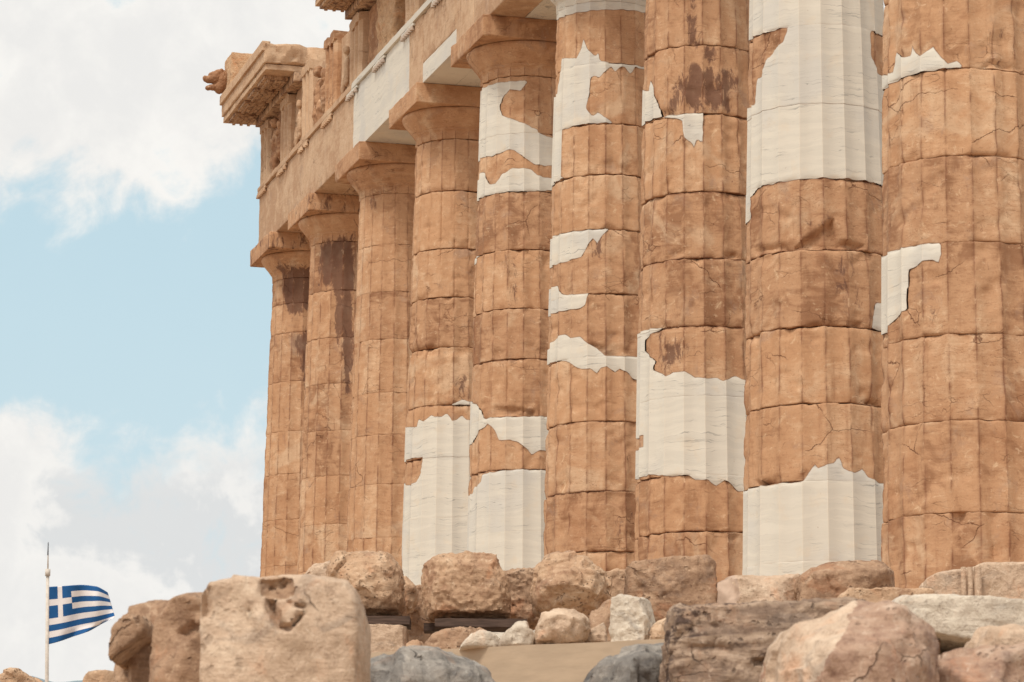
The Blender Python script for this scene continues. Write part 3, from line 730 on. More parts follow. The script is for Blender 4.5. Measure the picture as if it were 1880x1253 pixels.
# frieze
def tri_block(x, top, mat, seed, chipk=.05):
    """a triglyph: block whose face carries two full glyphs and two half glyphs"""
    w = .4225
    ch = lambda u: 0.0
    V, Fc = box_grid(x-w, x+w, -.885, -.45, ZT+.002, top, .11, .03)
    # re-sample x finely for the glyphs
    us = sorted(set([0, .04, .07, .17, .22, .27, .37, .40, .44, .5, .56, .60, .63, .73, .78, .83, .93, .96, 1]))
    zs = list(np.linspace(ZT+.002, top-.17, 9)) + [top-.165, top-.12, top-.06, top]
    X = [x-w+2*w*u for u in us]
    def depth(u):
        d = 0
        for c in (.22, .5, .78): d = max(d, 0)
        for c in (.315, .685): 
            if abs(u-c) < .115: d = max(d, (1-abs(u-c)/.115)*.12)
        if u < .07: d = max(d, (1-u/.07)*.06)
        if u > .93: d = max(d, (1-(1-u)/.07)*.06)
        return d
    V = []; Fc = []
    nu, nz = len(us), len(zs)
    for z in zs:
        for u, xx in zip(us, X):
            dd = depth(u) if z < top-.166 else -.015
            V.append((xx, -.885+dd, z))
    for j in range(nz-1):
        for a in range(nu-1): Fc.append((j*nu+a, j*nu+a+1, (j+1)*nu+a+1, (j+1)*nu+a))
    o = len(V)
    for z in zs:
        V.append((x-w, -.45, z)); V.append((x+w, -.45, z))
    for j in range(nz-1):
        Fc.append((o+2*j, j*nu, (j+1)*nu, o+2*(j+1)))
        Fc.append((j*nu+nu-1, o+2*j+1, o+2*(j+1)+1, (j+1)*nu+nu-1))
        Fc.append((o+2*j+1, o+2*j, o+2*(j+1), o+2*(j+1)+1))
    Fc.append(tuple(list(range(nu))[::-1]+[o, o+1])); L = (nz-1)*nu
    Fc.append(tuple(list(range(L, L+nu))+[o+2*nz-1, o+2*nz-2]))
    V = np.array(V); nA = fbm(V*3+seed, 3); nB = fbm(V*9+seed, 2)
    edge = np.minimum(np.abs(V[:, 0]-(x-w)), np.abs(V[:, 0]-(x+w)))
    V[:, 1] += .012*nA + np.clip(nB, 0, 1)*.02
    V[:, 2] -= (V[:, 2] > top-.2)*np.clip(nA+.1, 0, 1)*chipk*2
    return mesh_from('triglyph', V, Fc, mat, temple, {'sd': np.full(len(V), -9), 'stain': np.full(len(V), .0), 'tint': np.full(len(V), (seed*.37) % 1)}, 35)

def lumps(name, blobs, mat, parent, voxel=.02, disp=.02, size=.12, attrs=None):
    bm = bmesh.new()
    for (c, r) in blobs:
        m = Matrix.Translation(c) @ Matrix.Diagonal((*r, 1))
        bmesh.ops.create_icosphere(bm, subdivisions=2, radius=1.0, matrix=m)
    me = bpy.data.meshes.new(name); bm.to_mesh(me); bm.free()
    o = link(name, me, mat, parent)
    md = o.modifiers.new('remesh', 'REMESH'); md.mode = 'VOXEL'; md.voxel_size = voxel; md.use_smooth_shade = True
    tx = bpy.data.textures.new(name, 'CLOUDS'); tx.noise_scale = size; tx.noise_depth = 3
    dm = o.modifiers.new('disp', 'DISPLACE'); dm.texture = tx; dm.strength = disp; dm.mid_level = .5
    return o

tops = {0: 13.13, 1: 13.13, 2: 13.30, 3: 13.30, 4: 13.13, 5: 12.7}
for k, x in enumerate(tri):
    if x > 20: break
    top = tops.get(k, 13.13)
    if k == 5:
        block('frieze_block', (x-.75, x+.62, -.80, -.05, ZT+.002, 13.12), M_BROKEN, temple, r=.12, rough=.05, chip=.22, step=.06, seed=91, sharp=60)
    else:
        tri_block(x, top, M_ARCH if k != 3 else M_OLD, k*1.3)
    if k+1 < len(tri) and k != 5 and k != 4:
        xa, xb = x+.425, tri[k+1]-.425
        mt = block('metope', (xa, xb, -.74, -.55, ZT+.002, 13.128 if k < 5 else 13.1), M_OLD if k in (0, 4) else M_ARCH, temple, r=.01, rough=.01, chip=.04, step=.07, seed=k+20,
              attrs=dict(AT, stain=.5 if k in (0,) else .1, tint=.2))  # first metope darkened further to stand for shadow in its recess
        c = (xa+xb)/2
        if k in (0, 2):
            lumps('relief', [((c-.05, -.80, 12.40), (.17, .13, .34)), ((c-.02, -.86, 12.86), (.10, .11, .12)), ((c-.22, -.82, 12.05), (.12, .10, .28)),
                          ((c+.14, -.84, 12.02), (.11, .10, .26)), ((c+.24, -.82, 12.60), (.26, .08, .09)), ((c+.42, -.80, 12.25), (.14, .12, .34)), ((c-.36, -.80, 12.55), (.2, .08, .10)), ((c+.40, -.82, 12.72), (.09, .1, .11)), ((c-.42, -.8, 12.1), (.08, .08, .3))],
                  M_OLDN, mt, .022, .09, .14)
        elif k in (1, 3):
            lumps('relief', [((c+.1, -.80, 12.3), (.12, .06, .34)), ((c+.12, -.82, 12.7), (.08, .07, .10)), ((c-.2, -.80, 12.1), (.1, .05, .25))], M_ARCH, mt, .025, .05, .1)
    if k == 4:
        block('metope', (x+.425, x+1.38, -.72, -.50, ZT+.002, 13.1), M_OLD, temple, r=.03, rough=.02, chip=.08, step=.07, seed=27, attrs=dict(AT, stain=.15, tint=.1))
# backing course of the frieze
bk = [-.6, 1.5, 3.6, 5.0, 6.6, 8.5, 10.8, 13, 17, 21, 26, 31, 37.9]
bt = [13.13, 13.1, 12.95, 13.42, 13.50, 13.15, 13.2, 13.13, 13.13, 13.13, 13.13, 13.13]
for k in range(len(bk)-1):
    ya = -.44 if k != 4 else -.60
    block('frieze_block', (bk[k]+.004, bk[k+1]-.004, ya if k < 5 else -.49, .88, ZT+.003, bt[k]), M_BROKEN if k in (2, 3, 4) else M_ARCH, temple, r=.03, rough=.015, chip=.08, step=.14, seed=k+120, attrs=AT)

# cornice
def cornice(x0, x1, y0, seed, y_back=.9, mat=M_ARCH, jag=0.0):
    def wf(V):
        e = smooth(V[:, 0], x1-.5, x1)
        V = V.copy(); n = fbm(V*np.array([0.1, 2.2, 2.2])+seed, 3)
        V[:, 0] += jag*e*n
        return V
    g = block('cornice_block', (x0, x1, y0, y_back, 13.465, ZG), mat, temple, r=.015, rough=.010, chip=.07 if jag else .03, step=.09, seed=seed, warp=wf, attrs=dict(AT, tint=.8))
    block('cornice_fascia', (x0+.003, x1-.02, y0-.05, y0+.12, ZG-.15, ZG+.05), mat, g, r=.01, chip=.03, step=.1, seed=seed+3, attrs=dict(AT, tint=.8))
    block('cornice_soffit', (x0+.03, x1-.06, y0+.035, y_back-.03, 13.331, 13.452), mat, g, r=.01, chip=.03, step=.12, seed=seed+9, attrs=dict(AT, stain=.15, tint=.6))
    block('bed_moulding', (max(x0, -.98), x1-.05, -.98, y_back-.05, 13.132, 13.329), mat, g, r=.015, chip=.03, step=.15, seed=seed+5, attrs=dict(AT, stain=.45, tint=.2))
    x = x0+.3 if x0 < 0 else x0+.15
    while x+.75 < x1+.1:
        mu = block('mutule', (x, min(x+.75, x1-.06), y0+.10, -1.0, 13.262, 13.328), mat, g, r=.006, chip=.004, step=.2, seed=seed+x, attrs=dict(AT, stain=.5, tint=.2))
        bm = bmesh.new()
        for a in range(6):
            for b in range(3):
                gx = x+.08+a*.118
                if gx < x1-.12: frustum(bm, gx, y0+.20+b*.16, 13.215, 13.261, .036, .03, 8)
        me = bpy.data.meshes.new('gutta_rows'); bm.to_mesh(me); bm.free()
        gr = link('guttae', me, mat, g); gr['kind'] = 'stuff'
        x += 1.03
    return g
cornice(-1.62, 3.0, -1.60, 3.1, y_back=.35, jag=.16)
cornice(7.55, 9.9, -1.60, 8.4, y_back=.5, jag=.1)
for xa, xb in ((9.9, 12.3), (12.3, 15), (15, 19)):
    cornice(xa+.01, xb, -1.60, 8.4+xa, y_back=.5)
block('frieze_block', (8.0, 9.6, -1.2, .3, ZG+.06, ZG+.5), M_BROKEN, temple, r=.08, chip=.1, step=.12, seed=44)
# ragged top over the corner and the gutter block
block('gutter_block', (-1.62, -.85, -1.55, -.85, ZG+.054, 14.72), M_BROKEN, temple, r=.02, rough=.012, chip=.05, step=.06, seed=62, attrs=AT)
block('cornice_block', (-.9, 1.6, -.9, .6, ZG+.004, ZG+.30), M_BROKEN, temple, r=.05, rough=.03, chip=.12, step=.08, seed=64)
lh = lumps('lion_head', [((-1.5, y, z), r) for y, z, r in (
    (-1.62, 14.25, (.18, .15, .25)), (-1.68, 14.10, (.15, .13, .16)), (-1.78, 14.30, (.15, .15, .15)), (-1.86, 14.36, (.11, .07, .05)), (-1.91, 14.25, (.11, .12, .085)),
    (-2.0, 14.265, (.08, .05, .07)), (-1.83, 14.08, (.10, .12, .07)), (-1.92, 14.06, (.08, .075, .052)), (-1.70, 14.40, (.15, .12, .09)))] +
    [((-1.5+.11*q, -1.66, 14.44), (.04, .04, .05)) for q in (-1, 1)], M_OLDN, temple, .0115, .022, .035)
lh['label'] = 'carved lion head spout with open mouth'

# ------------------------------------------------------------------ rocks and fallen blocks
def stone(name, label, D, outline, mat, thick=.5, cat='rock', group=None, voxel=.016, facet=.18, disp=.05, size=.25, fine=.012, yaw=0.0, fsize=.05, edge=.5, seed=0, cuts=9, cells=45, soft=0, dents=None, pts=(), facet_tone=None):
    """solid stone: outline at distance D with its own thickness; the front swells towards an inner face, all edges broken"""
    P = np.array(outline, float); c = P.mean(0)
    ctr = at(c[0], c[1], D)
    gx = rt*math.cos(yaw) + fw*math.sin(yaw); gy = np.array([0, 0, 1.0])
    gf = np.cross(gy, gx); gf /= np.linalg.norm(gf)
    if gf @ fw < 0: gf = -gf
    def rows(scale, back, sh=(0, 0)):
        out = []
        for x, y in P:
            # outline point, slid to the (possibly turned) front plane
            px = c[0]+(x-c[0])*scale+sh[0]; py = c[1]+(y-c[1])*scale+sh[1]
            d = ray(px, py); s = ((ctr-EYE)@gf)/(d@gf)
            out.append(EYE+d*s+gf*back)
        return out
    bm = bmesh.new()
    rg = random.Random(seed+len(outline)*7+int(c[0]))
    sh = (rg.uniform(-.04, .04)*np.ptp(P[:, 0]), rg.uniform(-.04, .04)*np.ptp(P[:, 1]))
    rings = [rows(1-facet, -thick*.16*edge, sh), rows(1.0, thick*.06), rows(1.0, thick*.75), rows(1-facet, thick)]
    vs = [[bm.verts.new(tuple(q)) for q in r] for r in rings]; n = len(P)
    for a in range(3):
        for k in range(n): bm.faces.new((vs[a][k], vs[a][(k+1) % n], vs[a+1][(k+1) % n], vs[a+1][k]))
    if pts:
        from mathutils.geometry import delaunay_2d_cdt
        ring = [Vector((c[0]+(x-c[0])*(1-facet)+sh[0], c[1]+(y-c[1])*(1-facet)+sh[1])) for x, y in P]
        allp = ring+[Vector((q[0], q[1])) for q in pts]
        v2, _, f2, ov, _, _ = delaunay_2d_cdt(allp, [(k, (k+1) % n) for k in range(n)], [], 1, 1e-4)
        pv = []
        for k, q in enumerate(v2):
            o_ = ov[k][0] if ov[k] else 0
            if o_ < n: pv.append(vs[0][o_])
            else:
                d = ray(q[0], q[1]); s_ = ((ctr-EYE)@gf)/(d@gf)
                pv.append(bm.verts.new(tuple(EYE+d*s_+gf*(-thick*.16*edge-pts[o_-n][2]))))
        for f in f2:
            if len({pv[k] for k in f}) == 3:
                try: bm.faces.new([pv[k] for k in f])
                except ValueError: pass
    else: bm.faces.new(vs[0][::-1])
    bm.faces.new(vs[-1])
    bmesh.ops.recalc_face_normals(bm, faces=bm.faces[:])
    me = bpy.data.meshes.new(name); bm.to_mesh(me); bm.free()
    # break the corners with random flat cuts
    rs = np.random.RandomState(seed*13+int(c[0]*3+c[1]) % 9999)
    bm = bmesh.new(); bm.from_mesh(me)
    co = np.array([v.co for v in bm.verts]); cen = Vector(co.mean(0))
    for _ in range(cuts):
        nrm = Vector(tuple(rs.normal(size=3)))
        nrm = Vector(tuple(gf*(-abs(rs.normal())*1.1) + gx*rs.normal()*.9 + gy*(rs.normal()*.6+.25))); nrm.normalize()
        co = np.array([v.co for v in bm.verts]); sup = ((co-np.array(cen))@np.array(nrm)).max()
        pl = cen+nrm*sup*rs.uniform(.80, .96)
        gm = bm.verts[:]+bm.edges[:]+bm.faces[:]
        r_ = bmesh.ops.bisect_plane(bm, geom=gm, plane_co=pl, plane_no=nrm, clear_outer=True)
        ed = [e for e in r_['geom_cut'] if isinstance(e, bmesh.types.BMEdge)]
        if ed: bmesh.ops.contextual_create(bm, geom=ed)
    bm.to_mesh(me); bm.free()
    tmp = bpy.data.objects.new('tmp', me); C.objects.link(tmp)
    md = tmp.modifiers.new('remesh', 'REMESH'); md.mode = 'VOXEL'; md.voxel_size = voxel
    sm = tmp.modifiers.new('soft', 'SMOOTH'); sm.iterations = soft; sm.factor = .5
    dg = bpy.context.evaluated_depsgraph_get(); dg.update()
    ev = tmp.evaluated_get(dg); m2 = bpy.data.meshes.new_from_object(ev)
    bpy.data.objects.remove(tmp); bpy.data.meshes.remove(me)
    nv = len(m2.vertices); V = np.empty(nv*3); m2.vertices.foreach_get('co', V); V = V.reshape(-1, 3)
    N = np.empty(nv*3); m2.vertex_normals.foreach_get('vector', N); N = N.reshape(-1, 3)
    if not np.isfinite(N).all(): N = np.nan_to_num(N)
    seeds = V[rs.choice(nv, min(nv, cells), replace=False)]+rs.normal(size=(min(nv, cells), 3))*.03
    W = V + .05*np.stack([fbm(V*6+q*9, 2) for q in range(3)], 1)
    hs = rs.normal(size=len(seeds)); gs = rs.normal(size=(len(seeds), 3))
    best = np.full(nv, 1e9); fac = np.zeros(nv)
    for q in range(len(seeds)):
        dd = W-seeds[q]; L = np.einsum('ij,ij->i', dd, dd); mk = L < best
        best[mk] = L[mk]; fac[mk] = hs[q]*.45+(dd[mk]@gs[q])*3.0
    k_ = 1.0/size
    rid = 1-np.abs(fbm(V*k_*1.6+31, 3))*2.2
    V = V + N*(disp*.6*(.38*fbm(V*k_+3, 3) + .30*(rid-.4) + .48*np.clip(fac, -1.5, 1.5)) + fine*.30*(fbm(V/fsize, 3)-.4*np.clip(perlin(V/fsize*.8+7)-.15, 0, 1)*3))[:, None]
    if dents:
        q = V-EYE; zc = q@fw; ix = W_PX/2+F_PX*(q@rt)/zc; iy = H_PX/2-F_PX*(q@up)/zc; front = (N@gf) < .2
        for pl, dpt in dents:
            V = V + gf*(smooth(poly_sd(ix, iy, pl), -3, 5)*dpt*front)[:, None]
    org = Vector(ctr + gf*thick*.4); org.z = float(V[:, 2].min())
    V = V-np.array(org)
    m2.vertices.foreach_set('co', V.ravel()); m2.materials.clear()
    m2.polygons.foreach_set('use_smooth', [True]*len(m2.polygons)); m2.update(); m2.set_sharp_from_angle(angle=math.radians(50))
    if facet_tone:  # second tone inside an outline; on some facets it stands for light
        pm_, fm = facet_tone; m2.materials.clear()
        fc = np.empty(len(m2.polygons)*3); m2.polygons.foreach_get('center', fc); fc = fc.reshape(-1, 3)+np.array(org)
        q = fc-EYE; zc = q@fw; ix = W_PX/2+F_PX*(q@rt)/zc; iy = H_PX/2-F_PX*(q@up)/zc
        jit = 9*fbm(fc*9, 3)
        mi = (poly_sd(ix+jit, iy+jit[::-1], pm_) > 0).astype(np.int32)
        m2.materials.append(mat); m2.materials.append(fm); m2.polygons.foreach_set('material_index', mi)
    m2.name = name
    o = link(name, m2, [] if facet_tone else mat); o.location = org
    tag(o, label, cat, group, 'thing')
    return o
GR = 'fallen marble blocks before the colonnade'
# row of blocks just before the columns
stone('stone_block', 'pale block peeping out left behind the rounded boulder', 31, [(553, 1120), (556, 1056), (574, 1034), (606, 1030), (625, 1040), (625, 1120)], M_RPALE, .5, 'block', GR, facet=.08, cuts=2)
stone('stone_block', 'rounded pitted boulder on a dark beam, left of the row before the columns', 29, [(601, 1126), (602, 1042), (617, 1016), (662, 1012), (714, 1018), (731, 1040), (738, 1070), (742, 1112), (736, 1128), (662, 1131)], M_RTAN, .7, 'block', GR, facet=.07, cuts=0, edge=.5,
      pts=[(628, 1034, .05), (668, 1040, .12), (660, 1070, .2), (700, 1052, .16), (715, 1100, .14), (650, 1112, .12), (690, 1122, .08)], fine=.03, fsize=.05)
stone('stone_block', 'small sunlit lump against the right side of the rounded boulder', 30, [(728, 1122), (728, 1060), (742, 1056), (762, 1075), (766, 1096), (755, 1115), (742, 1124)], M_RTAN, .4, 'block', GR, cuts=4)
stone('stone_block', 'brown block low in the gap between the first two boulders', 30.5, [(740, 1200), (742, 1095), (765, 1074), (792, 1076), (795, 1200)], M_RBRN, .5, 'block', GR, facet=.05, cuts=2)
stone('stone_block', 'tall squarish block with pecked pits, standing on a timber beam', 28.5, [(784, 1133), (777, 1112), (775, 1070), (780, 1034), (800, 1020), (860, 1015), (910, 1019), (914, 1044), (932, 1062), (936, 1100), (934, 1134), (860, 1136)], M_RTAN, .7, 'block', GR, facet=.04, cuts=0, edge=.3,
      pts=[(806, 1034, .12), (800, 1080, .16), (800, 1126, .12), (850, 1040, .15), (900, 1052, .12), (918, 1080, .12), (920, 1124, .10), (862, 1126, .14)], fine=.045, fsize=.035, disp=.04)
stone('stone_block', 'dark rough block between the pecked block and the big boulder', 29.6, [(918, 1120), (920, 1052), (940, 1044), (990, 1038), (1010, 1060), (1010, 1140), (975, 1142), (935, 1130)], M_RBRN, .6, 'block', GR, fine=.06, fsize=.04, facet=.06, cuts=2)
stone('boulder', 'big cracked boulder with a pale sunlit crown in the middle of the row', 28, [(976, 1085), (985, 1058), (986, 1040), (1002, 1024), (1052, 1017), (1080, 1020), (1092, 1036), (1112, 1048), (1119, 1068), (1114, 1092), (1098, 1124), (1060, 1134), (1010, 1128), (984, 1112)], M_RTAN, .8, 'boulder', None, facet=.08, disp=.08, size=.3, cuts=0, cells=80, edge=.5,
      pts=[(1004, 1050, .06), (1030, 1060, .22), (1062, 1046, .16), (1090, 1056, .2), (1040, 1078, .28), (1002, 1084, .20), (1086, 1090, .22), (1096, 1104, .05), (1030, 1112, .14), (1070, 1116, .1)])
stone('stone_block', 'narrow block standing in the gap right of the cracked boulder', 30, [(1108, 1120), (1110, 1050), (1150, 1047), (1153, 1120)], M_RTAN, .4, 'block', GR, facet=.06, cuts=2)
stone('stone_block', 'broad flat-topped block behind the upright white stone', 28.5, [(1158, 1150), (1152, 1100), (1152, 1042), (1163, 1030), (1230, 1024), (1302, 1018), (1314, 1028), (1317, 1090), (1312, 1150)], M_RBRN, .7, 'block', GR, facet=.035, disp=.03, cuts=0, edge=.3,
      pts=[(1170, 1044, .03), (1300, 1032, .04), (1300, 1140, .04), (1172, 1140, .03), (1235, 1090, .05)], fine=.03)
stone('stone_block', 'low block with a smooth pale left face, before the white-footed column', 28.5, [(1317, 1130), (1317, 1070), (1342, 1058), (1400, 1056), (1470, 1054), (1476, 1130)], M_RPALE, .6, 'block', GR, facet=.03, disp=.03, cuts=0, edge=.25,
      facet_tone=([(1300, 1050), (1352, 1056), (1354, 1150), (1300, 1150)], M_RPINKS),
      pts=[(1354, 1064, .16), (1354, 1126, .16), (1400, 1080, .12), (1440, 1066, .06), (1430, 1120, .14)])
stone('stone_block', 'low dark-sided block with a pale slanting top, left of the nearest column', 28, [(1469, 1130), (1470, 1056), (1490, 1044), (1530, 1032), (1575, 1029), (1622, 1030), (1644, 1046), (1647, 1080), (1640, 1130)], M_RBRN, .7, 'block', GR, facet=.04, cuts=0, edge=.3,
      pts=[(1504, 1056, .16), (1500, 1098, .14), (1508, 1124, .16), (1560, 1042, .08), (1626, 1048, .12), (1560, 1050, .16), (1620, 1120, .12), (1560, 1090, .16)])
stone('stone_block', 'thin tan slab lying low before the nearest column', 25, [(1530, 1150), (1533, 1100), (1560, 1078), (1640, 1080), (1712, 1085), (1715, 1150)], M_RTAN, .8, 'block', GR, facet=.03, disp=.03, cuts=1, edge=.3)
mb = stone('moulded_block', 'pale block with upright mouldings at the right edge of the picture', 26.5, [(1703, 1140), (1703, 1062), (1722, 1050), (1790, 1040), (1808, 1032), (1905, 1030), (1905, 1140)], M_RPALE, .7, 'block', None, facet=.03, disp=.02, size=.4, cuts=0, edge=.2)
for q, x in enumerate((1770, 1782, 1796)):
    o1, o2 = at(x, 1045, 26.38), at(x, 1100, 26.38)
    bm = bmesh.new(); frustum(bm, 0, 0, 0, abs(o1[2]-o2[2])+.02, .022+.008*(q == 2), .022+.008*(q == 2), 12)
    me = bpy.data.meshes.new('moulding'); bm.to_mesh(me); bm.free(); oo = link('moulding', me, M_RPALE, mb)
    oo.location = Vector(o2)-mb.location
# lower course: beams, blocks and small stones
def beam(label, x0, x1, y0, y1, D, mat=M_WOOD, thick=.18):
    a = at((x0+x1)/2, (y0+y1)/2, D); w = (x1-x0)/F_PX*D; h = (y1-y0)/F_PX*D
    V, Fc = box_grid(-w/2, w/2, 0, thick, -h/2, h/2, .06, .008)
    V = V + .004*fbm(V*12, 2)[:, None]
    b = mesh_from('timber_beam', V, Fc, mat); b.location = a - np.array([0, 0, 0]); b.rotation_euler = (0, 0, YAW-math.pi/2)
    return tag(b, label, 'beam', 'beams under the blocks')
beam('short dark timber beam under the rounded boulder', 640, 752, 1131, 1146, 28.6, thick=.5)
beam('long dark timber beam under the tall pecked block', 798, 968, 1136, 1151, 28.2, thick=.5)
beam('end of a black beam just left of the long one, low in the gap', 778, 806, 1144, 1158, 28.9, thick=.3)
stone('stone_block', 'straight-sided pale block under the short beam', 28.2, [(630, 1230), (630, 1149), (700, 1147), (746, 1148), (747, 1230)], M_RPALE, .6, 'block', GR, facet=.03, disp=.015, cuts=0, edge=.2)
stone('stone_block', 'low brown stone under the long beam, its back rounded', 27.6, [(772, 1215), (776, 1172), (800, 1157), (838, 1150), (882, 1152), (905, 1165), (905, 1215)], M_RBRN, .5, 'block', GR)
stone('stone', 'small brown stone on the ground between the two supports', 28, [(742, 1215), (745, 1180), (765, 1172), (780, 1185), (780, 1215)], M_RTAN, .4, 'stone')
stone('stone', 'flat white stone with a sloping back, leftmost on the smooth ledge', 22.3, [(842, 1190), (848, 1180), (880, 1154), (900, 1160), (918, 1171), (914, 1190)], M_RWHITE, .3, 'stone', None, voxel=.014, disp=.02)
stone('stone', 'knobbly white stone beside the flat one on the ledge', 22.2, [(914, 1186), (922, 1168), (948, 1140), (966, 1140), (974, 1156), (986, 1164), (980, 1186)], M_RWHITE, .3, 'stone', None, voxel=.014, disp=.04, size=.12)
stone('boulder', 'round tan boulder resting on the smooth ledge', 22.2, [(984, 1182), (984, 1150), (993, 1126), (1020, 1118), (1055, 1120), (1077, 1134), (1081, 1152), (1073, 1182)], M_RPALE, .5, 'boulder', None, facet=.1, disp=.05, size=.2, cuts=3, pts=[(1010, 1140, .1), (1050, 1150, .16), (1060, 1172, .05), (1000, 1165, .08)])
stone('stone', 'small wedge-shaped stone right of the round boulder', 22.4, [(1064, 1184), (1070, 1164), (1090, 1152), (1112, 1138), (1116, 1184)], M_RPALE, .3, 'stone', None, voxel=.014, disp=.03)
stone('stone', 'dark reddish stone in shade behind the upright white one', 26, [(1080, 1190), (1088, 1120), (1110, 1098), (1160, 1100), (1200, 1120), (1200, 1190)], M_RBRN, .4, 'stone')
stone('stone_block', 'upright bright white block standing on the ledge', 22, [(1119, 1184), (1120, 1110), (1124, 1096), (1142, 1090), (1176, 1096), (1184, 1120), (1188, 1150), (1187, 1184)], M_RWHITE, .35, 'block', None, voxel=.012, facet=.05, disp=.03, size=.1, yaw=-.25, cuts=1, edge=.3)
stone('stone', 'small tan stone at the right end of the ledge, against the porous block', 21.8, [(1196, 1180), (1200, 1146), (1225, 1134), (1250, 1130), (1250, 1180)], M_RTAN, .3, 'stone', None, voxel=.014)
# smooth ledge
pL, pR = at(640, 1200, 23.2), at(1290, 1170, 21.0)
dv = pR-pL; Lh = math.hypot(dv[0], dv[1]); V, Fc = box_grid(0, Lh, 0, 1.1, -.8, 0, .3, .01)
V[:, 2] += V[:, 0]/Lh*dv[2] + .004*fbm(V*2, 2)
V[:, 1] += .003*fbm(V*3+4, 2)
lg = mesh_from('stone_ledge', V, Fc, M_SLAB); lg.location = pL; lg.rotation_euler = (0, 0, math.atan2(dv[1], dv[0]))
tag(lg, 'long smooth beige ledge with small stones lying along its top', 'ledge', None, 'thing')
# grey rocks
stone('rock', 'grey rock with a light ridge below the smooth ledge, right of the big foreground block', 16.5, [(640, 1320), (655, 1222), (700, 1204), (748, 1189), (790, 1190), (845, 1204), (888, 1228), (912, 1260), (930, 1320)], M_RGREY, .9, 'rock', 'grey bedrock', facet=.05, disp=.06, voxel=.02, cuts=0, edge=.4, facet_tone=([(738, 1180), (930, 1180), (930, 1340), (738, 1340)], M_RGREYLIT),  # right of the ridge painted lighter, as if lit
      pts=[(742, 1202, .25), (735, 1250, .40), (735, 1310, .45), (800, 1212, .16), (850, 1240, .2), (880, 1310, .2)])
stone('rock', 'bluish grey rock against the left side of the porous block', 16, [(1062, 1320), (1078, 1250), (1092, 1224), (1130, 1200), (1165, 1187), (1250, 1183), (1262, 1320)], M_RGREY, .9, 'rock', 'grey bedrock', facet=.05, disp=.06, voxel=.02, cuts=0, edge=.4, pts=[(1112, 1222, .12), (1160, 1215, .3), (1150, 1260, .35), (1110, 1300, .3), (1220, 1220, .2), (1220, 1310, .2)])
# foreground, out of focus
stone('stone_block', 'big pale foreground block with a sunken patch near its top, left of centre', 13, [(368, 1340), (366, 1180), (364, 1102), (369, 1072), (388, 1058), (430, 1056), (480, 1059), (560, 1054), (600, 1057), (640, 1062), (656, 1084), (665, 1122), (666, 1200), (667, 1340)], M_RPALE, .8, 'block', 'foreground blocks', facet=.03, disp=.022, size=.22, edge=.25, cuts=0, soft=1, cells=18,
      pts=[(392, 1076, .02), (640, 1076, .03), (650, 1320, .04), (384, 1320, .03), (520, 1200, .06)],
      facet_tone=([(474, 1062), (540, 1061), (543, 1096), (508, 1101), (477, 1095)], M_RBRN),  # darker brown inside the sunken patch
      dents=[([(474, 1064), (538, 1063), (542, 1098), (508, 1102), (478, 1096)], .04), ([(488, 1100), (496, 1134), (510, 1156), (532, 1160), (552, 1138), (560, 1120), (548, 1128), (532, 1148), (516, 1142), (506, 1104)], .07), ([(520, 1100), (560, 1112), (566, 1122), (528, 1110)], .04), ([(372, 1072), (386, 1078), (388, 1130), (368, 1136)], .05), ([(450, 1112), (466, 1124), (462, 1130), (446, 1116)], .03), ([(492, 1072), (502, 1072), (502, 1080), (492, 1080)], .05), ([(512, 1070), (522, 1070), (522, 1078), (512, 1078)], .05)])
stone('stone_block', 'middle of the three joined foreground blocks, with a notch at its top', 14.0, [(282, 1350), (286, 1200), (290, 1140), (306, 1112), (322, 1100), (345, 1085), (368, 1084), (400, 1110), (405, 1350)], M_RBRN, .8, 'block', 'foreground blocks', disp=.018, size=.15, yaw=-.5, facet=.02, cuts=0, edge=.2, cells=20,  # darker brown puts the shade of this left-facing side into the colour
      pts=[(316, 1120, .03), (338, 1100, .07), (372, 1100, .04), (330, 1160, .03), (318, 1250, .12), (366, 1200, .10), (352, 1320, .14)], dents=[([(322, 1162), (350, 1140), (368, 1150), (340, 1180)], .06)])
stone('stone_block', 'leftmost of the three joined foreground blocks, tapering to a worn top', 15.2, [(208, 1350), (209, 1215), (228, 1180), (244, 1140), (256, 1114), (275, 1103), (316, 1101), (334, 1130), (338, 1350)], M_RBRN, .8, 'block', 'foreground blocks', disp=.018, size=.2, yaw=-.6, facet=.02, cuts=0, edge=.2, cells=20,  # brown stands for shade here too, on the same receding side
      pts=[(268, 1118, .10), (306, 1116, .05), (262, 1200, .05), (280, 1180, .16), (300, 1300, .18), (240, 1300, .03)])
stone('slab', 'slanting slab capping the leftmost foreground block', 14.7, [(200, 1213), (202, 1182), (208, 1154), (222, 1136), (238, 1126), (252, 1138), (262, 1128), (274, 1146), (268, 1164), (228, 1196), (206, 1214)], M_RBRN, .5, 'slab', None, disp=.015, size=.15, facet=.03, cuts=0, edge=.2)
stone('stone', 'small orange-brown stone at the bottom left, before the three joined blocks', 20, [(146, 1330), (150, 1248), (158, 1234), (176, 1230), (212, 1232), (225, 1330)], M_RTAN, .6, 'stone', None, disp=.02, facet=.06, cuts=1)
stone('rock', 'rounded tan rock in the bottom left corner, left of the flagpole', 30, [(-60, 1330), (-40, 1262), (-10, 1238), (20, 1227), (45, 1236), (66, 1250), (80, 1330)], M_RTAN, .8, 'rock')
